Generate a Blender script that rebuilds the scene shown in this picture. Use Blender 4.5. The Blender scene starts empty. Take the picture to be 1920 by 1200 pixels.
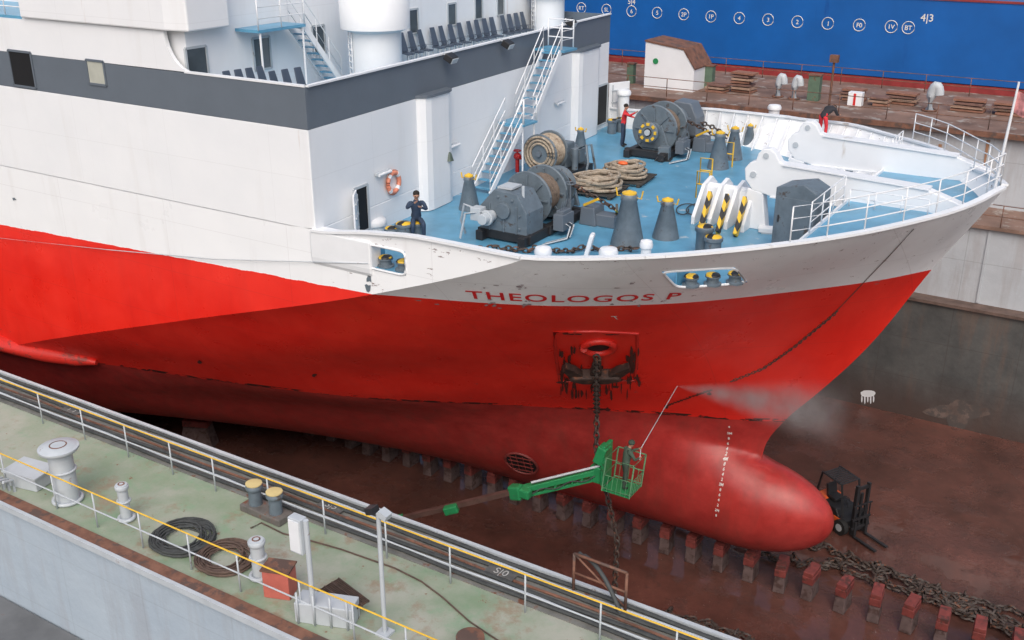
import bpy, bmesh, math, random
import numpy as np
from mathutils import Vector, Matrix
from mathutils.bvhtree import BVHTree
random.seed(7)
S=bpy.context.scene; COL=S.collection
PI=math.pi
V=Vector
# ------------------------------------------------------------------ camera frame
CH=23.5; FP=1950.0; YAW=math.radians(31.7); PIT=math.radians(22.3)
cR=V((math.cos(YAW),math.sin(YAW),0)); fh=V((-math.sin(YAW),math.cos(YAW),0))
cF=fh*math.cos(PIT)+V((0,0,-math.sin(PIT))); cU=fh*math.sin(PIT)+V((0,0,math.cos(PIT)))
CAM=V((0,0,CH))
def ray(u,v): return cR*(u-960)-cU*(v-600)+cF*FP
def PL(u,v,p,n):
    r=ray(u,v); t=(V(p)-CAM).dot(V(n))/r.dot(V(n)); return CAM+r*t
def G(u,v,Z): return PL(u,v,(0,0,Z),(0,0,1))
def GY(u,v,Y): return PL(u,v,(0,Y,0),(0,1,0))
def GX(u,v,X): return PL(u,v,(X,0,0),(1,0,0))
cam=bpy.data.objects.new('camera',bpy.data.cameras.new('camera')); COL.objects.link(cam)
cam.data.sensor_width=36; cam.data.lens=36*FP/1920; cam.data.clip_end=1500
cam.location=CAM; cam.rotation_euler=(PI/2-PIT,0,YAW); S.camera=cam
# ------------------------------------------------------------------ materials
def nt(name):
    m=bpy.data.materials.new(name); m.use_nodes=True; t=m.node_tree
    return m,t,t.nodes,t.links,t.nodes['Principled BSDF']
class NB:
    def __init__(s,t): s.t=t; s.n=t.nodes; s.l=t.links
    def put(s,inp,v):
        if isinstance(v,bpy.types.NodeSocket): s.l.new(v,inp)
        elif isinstance(v,(tuple,list)) and len(v)==3 and inp.type=='RGBA': inp.default_value=(*v,1)
        else: inp.default_value=v
    def math(s,op,a,b=0,clamp=False):
        n=s.n.new('ShaderNodeMath'); n.operation=op; n.use_clamp=clamp; s.put(n.inputs[0],a); s.put(n.inputs[1],b); return n.outputs[0]
    def mix(s,f,a,b):
        n=s.n.new('ShaderNodeMix'); n.data_type='RGBA'; s.put(n.inputs['Factor'],f); s.put(n.inputs[6],a); s.put(n.inputs[7],b); return n.outputs[2]
    def noise(s,vec,sc,det=5,rough=.6,map=None):
        if map:
            mp=s.n.new('ShaderNodeMapping'); mp.inputs['Scale'].default_value=map; s.l.new(vec,mp.inputs[0]); vec=mp.outputs[0]
        n=s.n.new('ShaderNodeTexNoise'); n.inputs['Scale'].default_value=sc; n.inputs['Detail'].default_value=det; n.inputs['Roughness'].default_value=rough
        s.l.new(vec,n.inputs['Vector']); return n.outputs['Fac']
    def ramp(s,f,a,b,va=0.,vb=1.):
        n=s.n.new('ShaderNodeMapRange'); n.inputs['From Min'].default_value=a; n.inputs['From Max'].default_value=b
        n.inputs['To Min'].default_value=va; n.inputs['To Max'].default_value=vb; s.put(n.inputs['Value'],f); return n.outputs[0]
    def bump(s,h,st,dist=.02):
        n=s.n.new('ShaderNodeBump'); n.inputs['Strength'].default_value=st; n.inputs['Distance'].default_value=dist; s.l.new(h,n.inputs['Height']); return n.outputs[0]
def mul(c,k): return tuple(min(1,x*k) for x in c)
MC={}
def mat(name,col,rough=.5,var=.12,sc=2.,dirt=None,amt=.0,dsc=1.2,streak=False,metal=0,bump=.15,bsc=30):
    if name in MC: return MC[name]
    m,t,n,l,p=nt(name); b=NB(t)
    tc=n.new('ShaderNodeNewGeometry').outputs['Position']
    c=b.mix(b.ramp(b.noise(tc,sc,4),.3,.7),mul(col,1-var),mul(col,1+var))
    if dirt and amt>0:
        d=b.noise(tc,dsc,6,.65,(1,1,.18) if streak else None)
        th=.72-amt*.4
        f=b.ramp(d,th,th+.07); c=b.mix(b.math('MULTIPLY',f,.9),c,dirt)
    l.new(c,p.inputs['Base Color']); p.inputs['Metallic'].default_value=metal
    p.inputs['Roughness'].default_value=rough
    if bump: l.new(b.bump(b.noise(tc,bsc,3),bump),p.inputs['Normal'])
    MC[name]=m; return m
RUST=(.16,.055,.025)
white=mat('white_paint',(.78,.80,.82),.45,.04,.8,(.5,.45,.4),.16,.9,True)
lgrey=mat('light_grey_paint',(.46,.5,.53),.5,.08,2,RUST,.16,2)
grey=mat('machine_grey',(.125,.16,.19),.42,.18,3,(.07,.05,.04),.32,3)
dgrey=mat('band_grey',(.125,.15,.18),.45,.05,1,(.1,.12,.14),.1)
black=mat('black_steel',(.022,.022,.024),.5,.2,3,RUST,.12,3)
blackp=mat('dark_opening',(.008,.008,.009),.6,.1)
glass=mat('window_glass',(.08,.10,.115),.12,.3,.7,bump=0)
beige=mat('beige_blind',(.45,.46,.4),.4,.1)
deckblue=mat('deck_blue',(.105,.31,.47),.34,.2,.9,(.42,.5,.54),.2,1.6,bump=.1,bsc=8)
yellow=mat('yellow_paint',(.74,.46,.04),.45,.12,3,RUST,.18,4)
green=mat('green_paint',(.025,.25,.09),.4,.12,3,(.05,.06,.03),.2,4)
redp=mat('red_box_paint',(.5,.13,.1),.5,.12,3,RUST,.2,3)
redv=mat('red_valve',(.6,.03,.03),.4,.1)
orange=mat('orange_paint',(.75,.13,.03),.4,.1)
rustm=mat('rusty_steel',(.18,.085,.055),.75,.35,3,(.09,.06,.05),.5,2)
chainm=mat('chain_steel',(.06,.045,.038),.65,.3,8,RUST,.4,6)
ropem=mat('rope_fibre',(.36,.30,.23),.85,.3,9,(.18,.12,.08),.4,5,bump=.6,bsc=60)
ropeb=mat('brown_rope_fibre',(.15,.115,.09),.85,.3,9,(.07,.05,.04),.4,5,bump=.6,bsc=60)
hosem=mat('hose_rubber',(.05,.055,.055),.7,.25,6)
hoseb=mat('brown_hose',(.10,.065,.05),.7,.3,5)
rubber=mat('tyre_rubber',(.015,.015,.015),.8,.2)
chairm=mat('chair_plastic',(.06,.08,.115),.45,.1)
buoy=mat('lifebuoy_orange',(.75,.27,.17),.5,.08)
skin=mat('skin',(.45,.24,.16),.6,.05,bump=0)
def sup_mat():
    m,t,n,l,p=nt('superstructure_white'); b=NB(t)
    tc=n.new('ShaderNodeNewGeometry').outputs['Position']
    sp=n.new('ShaderNodeSeparateXYZ'); l.new(tc,sp.inputs[0]); x,y,z=sp.outputs
    c=b.mix(b.ramp(b.noise(tc,.5,5),.3,.7),(.80,.82,.84),(.84,.855,.87))
    c=b.mix(b.math('MULTIPLY',b.ramp(b.noise(tc,.9,7,.65,(1,1,.1)),.54,.75),.28),c,(.62,.60,.57))
    c=b.mix(b.math('MULTIPLY',b.ramp(b.noise(tc,2.3,7,.7,(1,1,.05)),.66,.74),.5),c,(.45,.3,.2))
    c=b.mix(b.ramp(b.noise(tc,2.1,8,.75),.735,.74),c,(.3,.3,.32))
    s=b.math('MAXIMUM',b.math('LESS_THAN',b.math('FRACT',b.math('MULTIPLY',z,.5)),.010),b.math('LESS_THAN',b.math('FRACT',b.math('MULTIPLY',b.math('ADD',x,y),.23)),.004))
    c=b.mix(b.math('MULTIPLY',s,.10),c,(.3,.28,.27))
    l.new(c,p.inputs['Base Color']); p.inputs['Roughness'].default_value=.38
    l.new(b.bump(b.noise(tc,.7,3),.4,.06),p.inputs['Normal']); return m
whiteS=sup_mat()
def stripes(name,ca,cb,freq,dirv=(1,0,1)):
    m,t,n,l,p=nt(name); b=NB(t)
    tc=n.new('ShaderNodeNewGeometry').outputs['Position']
    d=n.new('ShaderNodeVectorMath'); d.operation='DOT_PRODUCT'; l.new(tc,d.inputs[0]); d.inputs[1].default_value=dirv
    f=b.math('GREATER_THAN',b.math('FRACT',b.math('MULTIPLY',d.outputs['Value'],freq)),.5)
    l.new(b.mix(f,ca,cb),p.inputs['Base Color']); p.inputs['Roughness'].default_value=.5; return m
hazard=stripes('hazard_stripes',(.75,.47,.03),(.02,.02,.02),2.6)
def hull_mat():
    m,t,n,l,p=nt('hull_paint'); b=NB(t)
    tc=n.new('ShaderNodeNewGeometry').outputs['Position']
    sp=n.new('ShaderNodeSeparateXYZ'); l.new(tc,sp.inputs[0]); x,z=sp.outputs[0],sp.outputs[2]
    red=b.mix(b.ramp(b.noise(tc,.6,5),.3,.7),(.76,.018,.010),(.87,.032,.018))
    red=b.mix(b.math('MULTIPLY',b.ramp(b.noise(tc,1.1,6,.6,(1,1,.12)),.5,.75),.3),red,(.55,.014,.01))
    maro=b.mix(b.ramp(b.noise(tc,1.2,6,.7),.3,.72),(.33,.020,.018),(.52,.048,.04))
    maro=b.mix(b.math('MULTIPLY',b.ramp(b.noise(tc,1.6,6,.7,(1,1,.15)),.48,.7),.5),maro,(.22,.045,.034))
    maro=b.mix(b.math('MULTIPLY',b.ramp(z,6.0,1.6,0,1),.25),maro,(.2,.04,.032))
    wh=b.mix(b.ramp(b.noise(tc,.5,4),.3,.7),(.83,.845,.86),(.86,.875,.885))
    wh=b.mix(b.math('MULTIPLY',b.ramp(b.noise(tc,2.0,6,.6,(1,1,.1)),.56,.78),.25),wh,(.5,.47,.44))
    zr=b.math('ADD',12.95,b.math('MULTIPLY',b.math('MINIMUM',b.math('ADD',x,17.9),0.),.043))
    wob=b.math('MULTIPLY',b.math('SUBTRACT',b.noise(tc,1.6,5),.5),b.math('MULTIPLY',b.math('LESS_THAN',x,-19.),.12))
    f=b.math('GREATER_THAN',b.math('ADD',z,wob),zr)
    c=b.mix(f,red,wh)
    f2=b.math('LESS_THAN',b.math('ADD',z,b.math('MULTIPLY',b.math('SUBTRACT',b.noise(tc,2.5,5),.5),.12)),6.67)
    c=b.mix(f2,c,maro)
    band=b.math('MULTIPLY',b.math('LESS_THAN',b.math('ABSOLUTE',b.math('SUBTRACT',z,6.72)),.07),b.ramp(b.noise(tc,1.5,6,.7,(1,1,3)),.5,.53))
    c=b.mix(band,c,(.03,.015,.012))
    sc1=b.math('MULTIPLY',b.ramp(b.noise(tc,1.7,7,.75,(1,1,3.2)),.635,.645),b.math('MULTIPLY',b.math('GREATER_THAN',x,-20.),b.math('GREATER_THAN',z,12.7)))
    c=b.mix(sc1,c,(.25,.2,.2))
    sc2=b.math('MULTIPLY',b.ramp(b.noise(tc,3.2,7,.75,(1,1,2)),.66,.67),b.math('MULTIPLY',b.math('LESS_THAN',z,8.6),b.math('GREATER_THAN',z,6.8)))
    c=b.mix(sc2,c,(.16,.1,.09))
    sc3=b.math('MULTIPLY',b.ramp(b.noise(tc,1.1,8,.8,(1,1,2)),.70,.705),b.math('GREATER_THAN',z,6.8))
    c=b.mix(sc3,c,(.2,.12,.11))
    s1=b.math('LESS_THAN',b.math('FRACT',b.math('MULTIPLY',z,.58)),.010)
    s2=b.math('LESS_THAN',b.math('FRACT',b.math('MULTIPLY',x,.19)),.004)
    c=b.mix(b.math('MULTIPLY',b.math('MAXIMUM',s1,s2),.14),c,(.1,.03,.03))
    l.new(c,p.inputs['Base Color'])
    rg=b.ramp(b.noise(tc,.9,4),.3,.7,.24,.45)
    l.new(b.math('ADD',rg,b.math('MULTIPLY',f2,.06)),p.inputs['Roughness'])
    l.new(b.bump(b.noise(tc,.45,2),.35,.12),p.inputs['Normal']); return m
hullm=hull_mat()
def floor_mat():
    m,t,n,l,p=nt('dock_floor_wet'); b=NB(t)
    tc=n.new('ShaderNodeNewGeometry').outputs['Position']
    c=b.mix(b.ramp(b.noise(tc,.25,6,.7),.3,.7),(.052,.026,.021),(.165,.068,.052))
    c=b.mix(b.ramp(b.noise(tc,1.4,7,.75),.5,.72),c,(.08,.042,.034))
    c=b.mix(b.ramp(b.noise(tc,9,4,.6),.70,.72),c,(.38,.34,.31))
    l.new(c,p.inputs['Base Color'])
    pud=b.noise(tc,.35,6,.65); l.new(b.ramp(pud,.49,.57,.04,.42),p.inputs['Roughness'])
    l.new(b.bump(b.math('MULTIPLY',b.noise(tc,5,6),b.ramp(pud,.47,.57)),.7,.05),p.inputs['Normal']); return m
def green_mat():
    m,t,n,l,p=nt('green_dock_deck'); b=NB(t)
    tc=n.new('ShaderNodeNewGeometry').outputs['Position']
    c=b.mix(b.ramp(b.noise(tc,.5,6,.7),.35,.65),(.20,.28,.18),(.36,.37,.31))
    c=b.mix(b.math('MULTIPLY',b.ramp(b.noise(tc,1.1,6,.7),.55,.7),.5),c,(.14,.32,.17))
    c=b.mix(b.math('MULTIPLY',b.ramp(b.noise(tc,.8,7,.75),.54,.64),.6),c,(.26,.16,.1))
    c=b.mix(b.ramp(b.noise(tc,3.5,7,.75),.64,.68),c,(.2,.07,.03))
    l.new(c,p.inputs['Base Color']); l.new(b.ramp(b.noise(tc,1,3),.35,.65,.35,.75),p.inputs['Roughness'])
    l.new(b.bump(b.noise(tc,12,4),.2),p.inputs['Normal']); return m
def wall_mat(name,ca,cb,rust,zlo,zhi,clo,seam=.4):
    m,t,n,l,p=nt(name); b=NB(t)
    tc=n.new('ShaderNodeNewGeometry').outputs['Position']
    sp=n.new('ShaderNodeSeparateXYZ'); l.new(tc,sp.inputs[0]); x,z=sp.outputs[0],sp.outputs[2]
    c=b.mix(b.ramp(b.noise(tc,.5,6,.7),.3,.7),ca,cb)
    c=b.mix(b.math('MULTIPLY',b.ramp(b.noise(tc,.9,6,.7,(1,1,.12)),.5,.62),rust),c,(.2,.11,.07))
    zz=b.math('ADD',z,b.math('MULTIPLY',b.noise(tc,.5,5),1.6))
    c=b.mix(b.ramp(zz,zlo,zhi,1,0),c,clo)
    s=b.math('MAXIMUM',b.math('LESS_THAN',b.math('FRACT',b.math('MULTIPLY',x,.33)),.012),b.math('LESS_THAN',b.math('FRACT',b.math('MULTIPLY',z,.5)),.015))
    c=b.mix(b.math('MULTIPLY',s,seam),c,(.06,.05,.045))
    l.new(c,p.inputs['Base Color']); p.inputs['Roughness'].default_value=.6
    l.new(b.bump(b.noise(tc,1.2,4),.4,.08),p.inputs['Normal']); return m
floorm=floor_mat(); greenm=green_mat()
wlow=wall_mat('dock_wall_dark',(.055,.058,.058),(.115,.115,.11),.3,.8,3.2,(.07,.045,.038),.5)
wup=wall_mat('dock_wall_light',(.42,.45,.48),(.49,.52,.55),.2,0,.1,(.06,.04,.033),.25)
wout=wall_mat('dock_wall_blue_grey',(.36,.43,.50),(.42,.49,.55),.15,0,.1,(.2,.2,.2),.1)
rdeck=mat('rusty_dock_deck',(.2,.125,.095),.8,.35,.8,(.34,.31,.28),.4,1.1)
bluem=mat('blue_hull_paint',(.006,.10,.36),.35,.12,.4,(.004,.07,.28),.2,.6,True,bump=.12,bsc=.7)
redh=mat('red_hull_bottom',(.26,.03,.03),.5,.2)
# ------------------------------------------------------------------ mesh builder
def frame(d):
    d=V(d).normalized(); a=V((0,0,1)) if abs(d.z)<.95 else V((1,0,0))
    x=d.cross(a).normalized(); return x,x.cross(d).normalized()
class MB:
    def __init__(s): s.v=[];s.f=[];s.mi=[];s.sm=[];s.m=0
    def add(s,vs,fs,sm=False):
        o=len(s.v); s.v+= [V(a) for a in vs]
        for f in fs: s.f.append([i+o for i in f]); s.mi.append(s.m); s.sm.append(sm)
        return s
    def box(s,c,d,rz=0,rx=0,ry=0,tx=1,ty=1):
        M=Matrix.Rotation(rz,3,'Z')@Matrix.Rotation(ry,3,'Y')@Matrix.Rotation(rx,3,'X'); c=V(c); vs=[]
        for k in (-1,1):
            a=tx if k>0 else 1; e=ty if k>0 else 1
            for i,j in ((-1,-1),(1,-1),(1,1),(-1,1)): vs.append(c+M@V((i*d[0]/2*a,j*d[1]/2*e,k*d[2]/2)))
        return s.add(vs,[(3,2,1,0),(4,5,6,7),(0,1,5,4),(1,2,6,5),(2,3,7,6),(3,0,4,7)])
    def beam(s,p,q,w,h,up=(0,0,1)):
        p=V(p);q=V(q);d=(q-p).normalized(); u=V(up)
        if abs(d.dot(u))>.98:u=V((1,0,0))
        x=d.cross(u).normalized()*w/2; y=x.cross(d).normalized()*h/2
        vs=[p-x-y,p+x-y,p+x+y,p-x+y,q-x-y,q+x-y,q+x+y,q-x+y]
        return s.add(vs,[(3,2,1,0),(4,5,6,7),(0,1,5,4),(1,2,6,5),(2,3,7,6),(3,0,4,7)])
    def cyl(s,p,q,r,r2=None,n=16):
        p=V(p);q=V(q); r2=r if r2 is None else r2; x,y=frame(q-p); vs=[]
        for c,rr in((p,r),(q,r2)):
            for i in range(n): a=2*PI*i/n; vs.append(c+(x*math.cos(a)+y*math.sin(a))*rr)
        s.add(vs,[(i,(i+1)%n,n+(i+1)%n,n+i) for i in range(n)],True)
        s.add(vs[:n],[tuple(range(n))[::-1]]); return s.add(vs[n:],[tuple(range(n))])
    def lathe(s,c,prof,n=24,ax=(0,0,1),sm=True):
        c=V(c);ax=V(ax).normalized();x,y=frame(ax); vs=[]
        for r,z in prof:
            for i in range(n): a=2*PI*i/n; vs.append(c+ax*z+(x*math.cos(a)+y*math.sin(a))*max(r,.001))
        for k in range(len(prof)-1):
            o=vs[k*n:(k+2)*n]; s.add(o,[(i,(i+1)%n,n+(i+1)%n,n+i) for i in range(n)],sm)
        return s
    def tube(s,pts,r,n=6,closed=False):
        pts=[V(p) for p in pts]; N=len(pts); vs=[]; up=None
        for i,p in enumerate(pts):
            a=pts[(i-1)%N] if (i>0 or closed) else p; b=pts[(i+1)%N] if (i<N-1 or closed) else p
            d=(b-a).normalized()
            if up is None: x,y=frame(d)
            else:
                x=(up-d*up.dot(d)).normalized(); y=d.cross(x)
            up=x
            rr=r[i] if isinstance(r,list) else r
            for k in range(n): t=2*PI*k/n; vs.append(p+(x*math.cos(t)+y*math.sin(t))*rr)
        fs=[]
        for i in range(N if closed else N-1):
            j=(i+1)%N
            for k in range(n): fs.append((i*n+k,i*n+(k+1)%n,j*n+(k+1)%n,j*n+k))
        if not closed: fs+= [tuple(range(n))[::-1],tuple((N-1)*n+k for k in range(n))]
        return s.add(vs,fs,True)
    def torus(s,c,R,r,ax=(0,0,1),n=28,m=8):
        x,y=frame(ax); c=V(c)
        return s.tube([c+(x*math.cos(2*PI*i/n)+y*math.sin(2*PI*i/n))*R for i in range(n)],r,m,True)
    def prism(s,poly,vec):
        n=len(poly); vec=V(vec); P=[V(p) for p in poly]
        return s.add(P+[p+vec for p in P],[tuple(range(n))[::-1],tuple(range(n,2*n))]+[(i,(i+1)%n,n+(i+1)%n,n+i) for i in range(n)])
    def ball(s,c,r,n=12,m=8):
        r=r if isinstance(r,(tuple,list)) else (r,r,r); c=V(c); vs=[]
        for j in range(m+1):
            th=PI*j/m
            for i in range(n): a=2*PI*i/n; vs.append(c+V((r[0]*math.sin(th)*math.cos(a),r[1]*math.sin(th)*math.sin(a),r[2]*math.cos(th))))
        return s.add(vs,[(j*n+i,j*n+(i+1)%n,(j+1)*n+(i+1)%n,(j+1)*n+i) for j in range(m) for i in range(n)],True)
    def build(s,name,mats,parent=None,world=False,bevel=0,recalc=True):
        me=bpy.data.meshes.new(name)
        vs=s.v
        if world and parent is not None:
            M=wm(parent).inverted(); vs=[M@p for p in vs]
        me.from_pydata([tuple(p) for p in vs],[],s.f); me.validate()
        if not isinstance(mats,(list,tuple)): mats=[mats]
        for m in mats: me.materials.append(m)
        if len(me.polygons)==len(s.f):
            me.polygons.foreach_set('material_index',s.mi); me.polygons.foreach_set('use_smooth',s.sm)
        if recalc:
            bm=bmesh.new(); bm.from_mesh(me); bmesh.ops.remove_doubles(bm,verts=bm.verts,dist=1e-5)
            for e in bm.edges:
                if len(e.link_faces)==2 and not(e.link_faces[0].smooth and e.link_faces[1].smooth): e.smooth=False
                elif len(e.link_faces)==2 and e.calc_face_angle(0)>.9: e.smooth=False
            bmesh.ops.recalc_face_normals(bm,faces=bm.faces); bm.to_mesh(me); bm.free()
        o=bpy.data.objects.new(name,me); COL.objects.link(o)
        if parent is not None: o.parent=parent
        if bevel:
            b=o.modifiers.new('bevel','BEVEL'); b.width=bevel; b.segments=2; b.limit_method='ANGLE'; b.angle_limit=.7
        return o
def wm(o):
    M=Matrix.LocRotScale(o.location,o.rotation_euler,o.scale)
    return wm(o.parent)@M if o.parent else M
def tag(o,label,cat,group=None,kind=None):
    if label:o['label']=label
    if cat:o['category']=cat
    if group:o['group']=group
    if kind:o['kind']=kind
    return o
def thing(name,label,cat,loc=(0,0,0),rz=0,group=None,ry=0):
    o=bpy.data.objects.new(name,None); COL.objects.link(o); o.empty_display_size=.3
    o.location=loc; o.rotation_euler=(0,ry,rz); return tag(o,label,cat,group)
def struct(name,mb,m,**k): return tag(mb.build(name,m,**k),None,None,kind='structure')
def dup(root,loc,rz=None,label=None,group=None):
    def cp(o,par):
        c=o.copy(); COL.objects.link(c); c.parent=par
        for ch in list(o.children): cp(ch,c)
        return c
    r=cp(root,None); r.location=loc
    if rz is not None: r.rotation_euler=(0,0,rz)
    if label:r['label']=label
    if group:r['group']=group
    return r
TXC={}
def txt(s,size,bold=0.0,sp=1.0):
    k=(s,size,bold)
    if k in TXC: return TXC[k]
    cu=bpy.data.curves.new('t','FONT'); cu.body=s; cu.size=size; cu.align_x='LEFT'; cu.offset=bold; cu.resolution_u=4; cu.space_character=sp
    o=bpy.data.objects.new('t',cu); COL.objects.link(o); dg=bpy.context.evaluated_depsgraph_get()
    me=bpy.data.meshes.new_from_object(o.evaluated_get(dg))
    vs=[v.co.copy() for v in me.vertices]; fs=[tuple(p.vertices) for p in me.polygons]
    bpy.data.objects.remove(o); bpy.data.curves.remove(cu); bpy.data.meshes.remove(me)
    TXC[k]=(vs,fs); return vs,fs
def put_text(mb,s,size,origin,right,up,bold=0.,center=True):
    vs,fs=txt(s,size,bold); w=max(v.x for v in vs); h=max(v.y for v in vs)
    o=V(origin); right=V(right);up=V(up)
    dx=w/2 if center else 0; dy=h/2 if center else 0
    mb.add([o+right*(v.x-dx)+up*(v.y-dy) for v in vs],fs)
# ------------------------------------------------------------------ hull maths
def pchip(X,Y):
    X=np.array(X,float);Y=np.array(Y,float);h=np.diff(X);d=np.diff(Y)/h;m=np.zeros(len(X))
    for i in range(1,len(X)-1):
        if d[i-1]*d[i]>0:
            w1=2*h[i]+h[i-1];w2=h[i]+2*h[i-1]; m[i]=(w1+w2)/(w1/d[i-1]+w2/d[i])
    m[0]=d[0];m[-1]=d[-1]
    def f(x):
        x=min(max(x,X[0]),X[-1]); i=min(int(np.searchsorted(X,x,side='right'))-1,len(X)-2); i=max(i,0)
        t=(x-X[i])/h[i]
        return float(Y[i]*(1+2*t)*(1-t)**2+h[i]*m[i]*t*(1-t)**2+Y[i+1]*t*t*(3-2*t)+h[i]*m[i+1]*t*t*(t-1))
    return f
YC=32.0; HB=10.56; YN=YC-HB
stem=pchip([1.2,2,4,5.0,5.6,6.67,8,9.39,10.44,12.96,15.75,16.2],[-11,-10,-9.6,-9.4,-9.3,-8.75,-7.75,-6.75,-6.1,-4.8,-3.2,-3.0])
xcr=pchip([1.2,3,5,6.67,7.8,10.44,12.95,14.9,16.2],[-52,-46,-42,-37.5,-34.2,-25.9,-17.9,-12.9,-10.6])
ztop=pchip([-60,-20,-17.9,-16,-12.8,-10,-8.2,-6,-4.5,-3.7,-3.2,-2.5],[14.5,14.5,14.77,14.93,14.94,15.14,15.22,15.37,15.45,15.6,15.75,15.76])
LV=[(1.2,[0,.1,.3,.5,.75,1],[0,.02,.05,.13,.4,.8]),
(2,[0,.1,.2,.35,.5,.75,1],[0,.05,.09,.18,.31,.62,.95]),
(3,[0,.11,.22,.38,.54,.8,1],[0,.08,.155,.28,.46,.78,1]),
(5,[0,.04,.12,.24,.42,.6,.8,1],[0,.05,.125,.24,.42,.62,.84,1]),
(6.67,[0,.04,.13,.28,.46,.67,.83,1],[0,.058,.16,.34,.578,.76,.87,1]),
(8.5,[0,.12,.28,.49,.73,1],[0,.19,.41,.635,.844,1]),
(10.44,[0,.15,.3,.5,.7,1],[0,.246,.464,.69,.853,1]),
(12.95,[0,.08,.2175,.435,.672,1],[0,.16,.37,.65,.844,1]),
(15.3,[0,.055,.144,.3,.544,.744,1],[0,.16,.31,.53,.755,.9,1])]
LVf=[(z,pchip(a,b)) for z,a,b in LV]; LZ=[z for z,_ in LVf]
BZ=3.18;BV=1.84;BX=-10.2;BL=3.56;BE=2.0
def bulbx(Z):
    q=1-((Z-BZ)/BV)**2
    return BX+BL*q**(1/BE) if q>0 else -99
def bulbh(x,Z):
    up=BV+(max(0,-9.2-x)*.32 if Z>BZ else 0)
    q=1-((Z-BZ)/up)**2
    if x>BX: q-=((x-BX)/BL)**BE
    if q<=0:return 0
    k=1 if x>BX else max(.1,1-(BX-x)*.045)
    return 1.46*q**.54*k
GC={}
def gfun(Z):
    k=round(Z,4)
    if k not in GC:
        us=np.linspace(0,1,61); ys=[pchip(LZ,[f(u) for _,f in LVf])(Z) for u in us]; GC[k]=(us,ys)
    return GC[k]
def hbreadth(x,Z):
    s=stem(Z);c=xcr(Z)
    if x<=c: a=HB*gfun(Z)[1][-1]
    elif x>=s: a=0
    else:
        us,ys=gfun(Z); a=HB*float(np.interp((s-x)/(s-c),us,ys))
    b=bulbh(x,Z)
    return min((a**2.3+b**2.3)**(1/2.3),HB)
def xstart(Z): return max(stem(Z),bulbx(Z))
rows=[1.2,1.343,1.37,1.45,1.6,1.8]+list(np.linspace(2.05,4.9,22))+[4.95,4.985,5.01]+list(np.linspace(5.05,5.5,5))+list(np.linspace(5.7,12.95,27))
NU=76; top=list(np.linspace(0,1,11))[1:]
def hull_patch(sign,flat):
    P=[]
    for r in rows+[('t',w) for w in top]:
        line=[]
        N=26 if flat else NU
        for i in range(N+1):
            u=i/N; Z=r if not isinstance(r,tuple) else 13.5
            for _ in range(1 if not isinstance(r,tuple) else 5):
                xc=xcr(Z); xs=xstart(Z)
                x=xc+(-60-xc)*u if flat else xs+(xc-xs)*u**1.9
                if isinstance(r,tuple): Z=12.95+r[1]*(ztop(x)-12.95)
            h=hbreadth(x,Z)
            if i==0 and not flat: h=0
            line.append(V((x,YC-sign*h,Z)))
        P.append(line)
    return P
HM=MB()
for sign in (1,-1):
    for flat in (False,True):
        P=hull_patch(sign,flat); nr=len(P);nc=len(P[0])
        vs=[p for l in P for p in l]
        HM.add(vs,[(i*nc+j,i*nc+j+1,(i+1)*nc+j+1,(i+1)*nc+j) for i in range(nr-1) for j in range(nc-1)],True)
        if sign==1:
            b2=[V((p.x,2*YC-p.y,p.z)) for p in P[0]]
            HM.add(P[0]+b2,[(j,j+1,nc+j+1,nc+j) for j in range(nc-1)],True)
bvh=BVHTree.FromPolygons([tuple(p) for p in HM.v],HM.f)
def hit(u,v,off=0):
    r=ray(u,v).normalized(); p,n,i,d=bvh.ray_cast(CAM,r)
    if p is None: print('HIT MISS',u,v); return GY(u,v,YC-.3),V((0,-1,0))
    if n.dot(r)>0:n=-n
    return p+n*off,n
def surf(x,z,off=0):
    p,n,i,d=bvh.ray_cast(V((x,0,z)),V((0,1,0)))
    if p is None: return V((x,YN,z)),V((0,-1,0))
    if n.y>0:n=-n
    return p+n*off,n
ship=thing('ferry','red and white ferry with a grey band and blue foredeck standing in the dry dock','ship',(-25,YC,1.2))
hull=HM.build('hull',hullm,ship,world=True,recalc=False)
o1a,o1b=GY(686,487,YN).x,GY(760,487,YN).x
h2a,_=hit(1246,515);h2b,_=hit(1386,512)
OPEN=[(o1a,o1b,13.74,14.44),(h2a.x,h2b.x,13.74,14.52)]
bm=bmesh.new(); bm.from_mesh(hull.data)
off=-V(ship.location)
for xa,xb,za,zb in OPEN:
    xa,xb=min(xa,xb),max(xa,xb)
    for co,no in (((xa,0,0),(1,0,0)),((xb,0,0),(1,0,0)),((0,0,za),(0,0,1)),((0,0,zb),(0,0,1))):
        fs=[f for f in bm.faces if (lambda c:c.y<YC and xa-1.5<c.x<xb+1.5 and za-.6<c.z<zb+.6)(f.calc_center_median()-off)]
        g=set(fs)
        for f in fs: g.update(f.edges);g.update(f.verts)
        bmesh.ops.bisect_plane(bm,geom=list(g),plane_co=V(co)+off,plane_no=no)
    dl=[f for f in bm.faces if (lambda c:c.y<YC and xa<c.x<xb and za<c.z<zb)(f.calc_center_median()-off)]
    bmesh.ops.delete(bm,geom=dl,context='FACES')
bm.to_mesh(hull.data); bm.free()
DZ=13.66
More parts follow.
